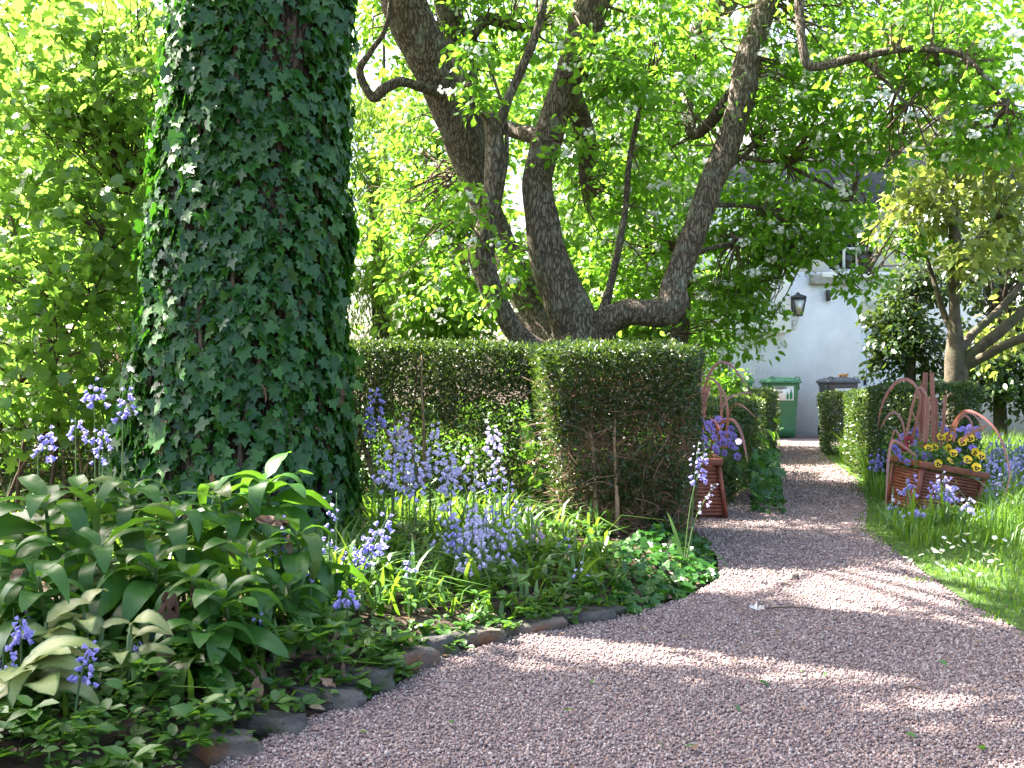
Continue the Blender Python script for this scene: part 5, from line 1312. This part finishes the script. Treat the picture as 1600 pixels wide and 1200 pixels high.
def bed_pts(n):
    x = rng.uniform(-4.2, 1.0, n); y = rng.uniform(2.7, 6.7, n)
    d = dist_poly(path_poly, x, y); k = ~inside(path_poly, x, y) & (d > .04) & ~(inside(patch, x, y) & (x > .5))
    x, y, d = x[k], y[k], d[k]
    nzz = np.array([noise.noise(Vector((a * 1.7, b * 1.7, 5))) for a, b in zip(x, y)])
    k = (nzz > -.15) & (rng.uniform(size=len(x)) < np.where((x > -1.2) & (y > 4.0), 1, .28))
    x, y, d = x[k], y[k], d[k]
    return x, y, bed_h(x, y), np.clip(.3 + d * 1.0, .3, 1)
blades('strap_foliage', 'strap shaped bluebell leaves crowding the flower bed', 10000, bed_pts, .28, .0095, M['strap'], 1.5, 'foliage')
# low weeds and seedlings on the bed
cl = Cloud()
for k in range(2000):
    x = random.uniform(-2.6, 1.0); y = random.uniform(2.3, 6.4) if k % 2 else random.uniform(2.1, 3.6)
    if inside(path_poly, np.array([x]), np.array([y]))[0] or (x > .5 and inside(patch, np.array([x]), np.array([y]))[0]): continue
    z = bz(x, y); h = random.uniform(.02, .14); n = random.randint(5, 9); a = rng.uniform(0, 6.28, n)
    el = rng.uniform(-.2, .6, n); d = np.stack([np.cos(a), np.sin(a), el], -1)
    cl.put(np.array([x, y, z + h]) + d * .006, norm(d), norm(np.stack([-np.cos(a) * el, -np.sin(a) * el, np.ones(n)], -1) + rng.normal(size=(n, 3)) * .3), random.uniform(.03, .075) * rng.uniform(.7, 1.2, n))
for k in range(260):      # thicker along the stones
    u = random.uniform(560, 960); v = 1075 - (u - 560) * .27 - random.uniform(12, 60); g = G(u, v, .06)
    if inside(path_poly, np.array([g.x]), np.array([g.y]))[0]: continue
    n = random.randint(5, 9); a = rng.uniform(0, 6.28, n); el = rng.uniform(-.2, .6, n); d = np.stack([np.cos(a), np.sin(a), el], -1)
    cl.put(np.array([g.x, g.y, bz(g.x, g.y) + random.uniform(.01, .07)]) + d * .006, norm(d), norm(np.stack([-np.cos(a) * el, -np.sin(a) * el, np.ones(n)], -1) + rng.normal(size=(n, 3)) * .3), random.uniform(.025, .055) * rng.uniform(.7, 1.2, n))
for k in range(260):      # and at the near end of the bed
    g = G(random.uniform(-40, 400), random.uniform(1070, 1230), .05)
    if inside(path_poly, np.array([g.x]), np.array([g.y]))[0]: continue
    n = random.randint(5, 9); a = rng.uniform(0, 6.28, n); el = rng.uniform(-.2, .7, n); d = np.stack([np.cos(a), np.sin(a), el], -1)
    cl.put(np.array([g.x, g.y, bz(g.x, g.y) + random.uniform(.01, .1)]) + d * .006, norm(d), norm(np.stack([-np.cos(a) * el, -np.sin(a) * el, np.ones(n)], -1) + rng.normal(size=(n, 3)) * .3), random.uniform(.025, .055) * rng.uniform(.7, 1.2, n))
L = np.concatenate(cl.L)
V, Fa = scatter(LEAF_V, LEAF_F, L, basis(np.concatenate(cl.D), np.concatenate(cl.N)), np.concatenate(cl.S))
tag(add('ground_cover', mesh('ground_cover', V, Fa, M['weed'])), 'low leafy ground cover over the flower bed', 'ground cover', kind='stuff')
# litter of dead leaves, twigs on the bed
n = 1600
x = rng.uniform(-2.6, 1.0, n); y = rng.uniform(2.4, 6.6, n); k = ~inside(path_poly, x, y) & (dist_poly(path_poly, x, y) > .0); x, y = x[k], y[k]; n = len(x)
V, Fa = scatter(LEAF_V, LEAF_F, np.stack([x, y, bed_h(x, y) + .03], -1), basis(norm(np.stack([rng.normal(size=n), rng.normal(size=n), rng.normal(size=n) * .2], -1)), norm(np.array([0, 0, 1.0]) + rng.normal(size=(n, 3)) * .4)), rng.uniform(.02, .055, n))
tag(add('leaf_litter', mesh('leaf_litter', V, Fa, M['dead'])), 'brown leaf litter on the soil of the flower bed', 'leaf litter', kind='stuff')
# ivy at the foot of the hedge block
ivp = thing('ivy_patch', (.65, 5.5, 0), 'patch of dark ivy spilling from the hedge foot onto the gravel', 'ivy')
L = []
while len(L) < 1100:
    x = random.uniform(.2, 1.4); y = random.uniform(4.3, 6.6)
    if not inside(patch, np.array([x]), np.array([y]))[0]: continue
    d = float(dist_poly(patch, np.array([x]), np.array([y]))[0]); L.append((x, y, .015 + min(d, .35) * random.uniform(.15, .62)))
L = np.array(L); n = len(L)
dd_ = norm(np.stack([rng.normal(size=n), rng.normal(size=n) - .7, rng.normal(size=n) * .3 - .25], -1)); nn = norm(np.array([0, -.45, .8]) + rng.normal(size=(n, 3)) * .35); size = rng.uniform(.035, .075, n)
od = np.argsort(-(size * 2 + L[:, 2] - L[:, 1] * .15))
for i in od[:280]:
    B = basis(dd_[i:i + 1], nn[i:i + 1])[0]; o = add('ivy_leaf', ivy_me[i % 4], ivp)
    o.matrix_local = Matrix.Translation(Vector(L[i]) - ivp.location) @ Matrix(B.tolist()).to_4x4() @ Matrix.Scale(size[i], 4)
r_ = od[280:]; V, Fa = scatter(IVY_V, IVY_F, L[r_], basis(dd_[r_], nn[r_]), size[r_])
o = add('ivy_foliage', mesh('ivy_foliage', V, Fa, M['ivy']), ivp, world=True); o['kind'] = 'stuff'
# second ivy patch at the foot of the low hedge, behind the left planter
ivq = thing('ivy_patch', (2.2, 8.0, 0), 'ivy and weeds at the low hedge foot right of the left planter', 'ivy')
n = 420; x = rng.uniform(0, 1, n); L = np.stack([2.02 + x * .35 - rng.uniform(0, .22, n), 7.6 + x * 1.6, rng.uniform(0, 1, n) ** 1.3 * .42], -1)
V, Fa = scatter(IVY_V, IVY_F, L, basis(norm(np.stack([rng.normal(size=n), rng.normal(size=n) - .5, rng.normal(size=n) - .5], -1)), norm(np.array([.3, -.7, .6]) + rng.normal(size=(n, 3)) * .35)), rng.uniform(.04, .08, n))
o = add('ivy_foliage', mesh('ivy_foliage', V, Fa, M['ivy']), ivq, world=True); o['kind'] = 'stuff'
# daisies
DV = [(0, 0, 0)]
for k in range(18): a = k * math.pi / 9; r_ = .5 if k % 2 else .3; DV.append((r_ * math.cos(a), r_ * math.sin(a), .06 if k % 2 else 0))
DAISY = mesh('petals', DV, [(0, k + 1, (k + 1) % 18 + 1) for k in range(18)], M['white_petal'])
DC = mesh('centre', *MB().loft([[(.13 * c * math.cos(k * math.pi / 4), .13 * c * math.sin(k * math.pi / 4), z) for k in range(8)] for c, z in ((1, .05), (.6, .12))]).__dict__.values(), M['pan_c'])
spots = [(1475, 840), (1482, 848), (1495, 838), (1508, 835), (1512, 834), (1458, 858), (1462, 862), (1471, 852), (1472, 860), (1488, 855), (1499, 853), (1506, 845), (1415, 871), (1439, 867), (1526, 860), (1539, 866), (1543, 866), (1551, 853), (1554, 840), (1552, 866), (1538, 873), (1548, 877), (1558, 874), (1570, 844), (1442, 884), (1464, 880), (1473, 885), (1480, 891), (1491, 890), (1520, 876), (1512, 897), (1518, 891), (1530, 898), (1535, 899), (1565, 882), (1422, 876), (1450, 861), (1468, 864), (1500, 882), (1522, 847)]
dz_ = []
for u, v in spots:
    z = .07 if v > 850 else .1
    g = G(u, v, z); t = thing('daisy', (g.x, g.y, .008), None, 'daisy', 'daisies in the lawn beside the path')
    o = add('stem', STEMME, t); o.scale = (.03, .03, z - .008)
    rot = (random.gauss(.5, .25), random.gauss(0, .25), random.random() * 6)
    add('petals', DAISY, t, loc=(0, 0, z - .008), rot=rot, scale=.034); add('centre', DC, t, loc=(0, 0, z - .008), rot=rot, scale=.034)
    dz_.append((t, g))
rows = [[q for q in dz_ if proj(q[1])[1] < 852], [q for q in dz_ if 852 <= proj(q[1])[1] < 868], [q for q in dz_ if proj(q[1])[1] >= 868]]
for rw, nm in zip(rows, ('farthest', 'middle', 'nearest')): ordinal(rw, 'small white daisy in the ' + nm + ' row on the lawn, #')

# ------------------------------------------------------------------ dead leaves, twigs and scraps
def crumple(name, seed, w_, mat):
    V = []
    for i in range(7):
        k = i / 6; wd = w_ * math.sin(math.pi * (.08 + .86 * k)) + .02
        for j in range(5):
            s = (j - 2) / 2; q = Vector((s * 2, k * 4, seed)); V.append((s * wd + .12 * noise.noise(q), k + .08 * noise.noise(q + Vector((5, 0, 0))), .28 * noise.noise(q * 1.3 + Vector((9, 0, 0))) + .25 * s * s * w_))
    return mesh(name, V, [(i * 5 + j, i * 5 + j + 1, i * 5 + j + 6, i * 5 + j + 5) for i in range(6) for j in range(4)], mat, True)
for k, (u, v, Y, d, sz, lab) in enumerate([
    (262, 925, 3.15, (-.25, -.2, -1), .13, 'long withered brown leaf hanging left of its twin under the big leaves'), (276, 930, 3.12, (-.12, -.2, -1), .14, 'long withered brown leaf hanging straight down under the big leaves'),
    (300, 915, 3.15, (.1, -.2, -1), .06, 'short curled brown leaf beside the two long hanging ones'),
    (470, 1020, 3.35, (.8, -.3, .25), .085, 'withered brown leaf left of the pale crumpled leaf by the stones'), (515, 1000, 3.35, (.1, -.1, -1), .1, 'pale crumpled dead leaf standing before the edging stones'),
    (520, 1005, 3.3, (.5, -.3, .9), .05, 'small pale curled leaf on top of the crumpled one'), (535, 1035, 3.25, (.2, -.4, -.8), .05, 'pale folded dead leaf touching the rounded stone'),
    (375, 1030, 3.1, (.9, -.2, -.5), .1, 'grey brown rolled dead leaf in the bed left of the stones'), (400, 1060, 3.0, (.2, -.3, -1), .07, 'dry grey leaf hanging under the rolled dead leaf'), (500, 1060, 3.1, (.9, -.4, -.3), .06, 'narrow dry leaf lying on the long flat stone'),
    (400, 810, 3.75, (.8, -.1, -.1), .13, 'brown withered leaf among the tall sunlit leaves'), (450, 835, 3.7, (.1, -.1, -1), .08, 'small brown withered leaf hanging below the sunlit plant'), (258, 1010, 3.0, (.0, -.2, -1), .11, 'twisted orange brown dead leaf hanging near the variegated plant'),
    (15, 905, 3.0, (.8, -.2, .5), .06, 'pinkish dry leaf at the left picture edge')]):
    p = P(u, v, Y); B = basis(np.array([d]), np.array([(.1, -1, .3)]))[0]
    o = add('dead_leaf', crumple('dead_leaf', k * 2.3, random.uniform(.1, .2) if k > 2 else .075, M['dead'] if k > 2 else M['dead_dark'])); o.matrix_world = Matrix.Translation(p) @ Matrix(B.tolist()).to_4x4() @ Matrix.Scale(sz, 4)
    tag(o, lab, 'dead leaf', 'withered leaves in the bed')
n = 1500; x = rng.uniform(-1, 4, n); y = 2.5 + rng.uniform(0, 1, n) ** 1.6 * 12; k = inside(path_poly, x, y); x, y = x[k], y[k]; n = len(x)
V, Fa = scatter(DIA_V, DIA_F, np.stack([x, y, np.full(n, .018)], -1), basis(norm(np.stack([rng.normal(size=n), rng.normal(size=n), rng.normal(size=n) * .2], -1)), norm(np.array([0, 0, 1.0]) + rng.normal(size=(n, 3)) * .4)), rng.uniform(.008, .028, n))
tag(add('gravel_litter', mesh('gravel_litter', V, Fa, M['dead'])), 'scattered brown leaf crumbs on the gravel', 'litter', kind='stuff')
p = G(1183, 958); mb = MB(); V = []
for k in range(9):
    a = k * .7; V += [(0, 0, .006), (.035 * math.cos(a), .03 * math.sin(a), .012 + .012 * (k % 3)), (.03 * math.cos(a + .4), .026 * math.sin(a + .4), .016)]
tag(add('feather', mesh('feather', V, [(3 * k, 3 * k + 1, 3 * k + 2) for k in range(9)], M['white_petal']), loc=(p.x, p.y, .008)), 'small white downy feather lying on the gravel', 'feather')
for u0, u1, v0, v1, lab in ((1195, 1270, 957, 957, 'thin straight twig on the gravel right of the feather'), (1220, 1236, 919, 920, 'short dark twig on the sunlit gravel'), (1412, 1440, 1083, 1085, 'small brown twig on the sunlit gravel at the right')):
    a, b = G(u0, v0), G(u1, v1); V, Fa = tube([(a.x, a.y, .018, .004), (*((a + b) / 2 + Vector((0, .01, .022))), .004), (b.x, b.y, .018, .003)], n=6, sub=4)
    tag(add('twig', mesh('twig', V, Fa, M['twig'])), lab, 'twig', 'twigs on the gravel')
p = G(1243, 905); rock('pebble', (p.x, p.y, .012), (.018, .014, .014), (0, 0, 1), M['rock'], 'single brown pebble larger than the gravel on the sunlit path', 77, 'loose pebble')
fl = []
for u, v in ((1185, 1062), (1150, 1100), (1090, 1165), (1255, 1050), (1305, 965), (1415, 1145), (1530, 1165), (1035, 1163), (1290, 1050), (1480, 1040), (880, 1110), (560, 1142), (710, 1130), (930, 1060)):
    g = G(u, v, .02); o = add('fallen_leaf', LEAFSM, loc=g, rot=(random.gauss(0, .4), random.gauss(0, .4), random.random() * 6.3), scale=random.uniform(.025, .045))
    tag(o, None, 'fallen leaf', 'small green leaves on the gravel'); fl.append((o, g))
ordinal(fl, 'tiny green leaf lying on the gravel, #')
# sprigs of white starry flower by the rounded stone
wf = thing('white_flower', G(543, 1040), 'tiny cluster of white flowers above the rounded grey stone', 'flower')
for k in range(14):
    o = add('floret', DAISY, wf, loc=(random.gauss(0, .018), -.02 + random.gauss(0, .01), .075 + random.gauss(0, .014)), rot=(random.gauss(.7, .4), random.gauss(0, .4), 0), scale=.014)
o = add('stem', STEMME, wf); o.scale = (.05, .05, .07)
# thin bare stems arching over the stones
for pts, lab in (((520, 1040), (507, 1110), (470, 1122), (420, 1112), (385, 1100)), 'thin pale dry stem looping over the long flat stone'), (((560, 1030), (585, 975), (580, 960), (590, 950)), 'young two leaved seedling stem above the edging stones'):
    pp = [P(u, v, 3.2) for u, v in pts]; V, Fa = tube([(*q, .0018) for q in pp], n=5, sub=5)
    tag(add('dry_stem', mesh('dry_stem', V, Fa, M['stem'])), lab, 'stem')
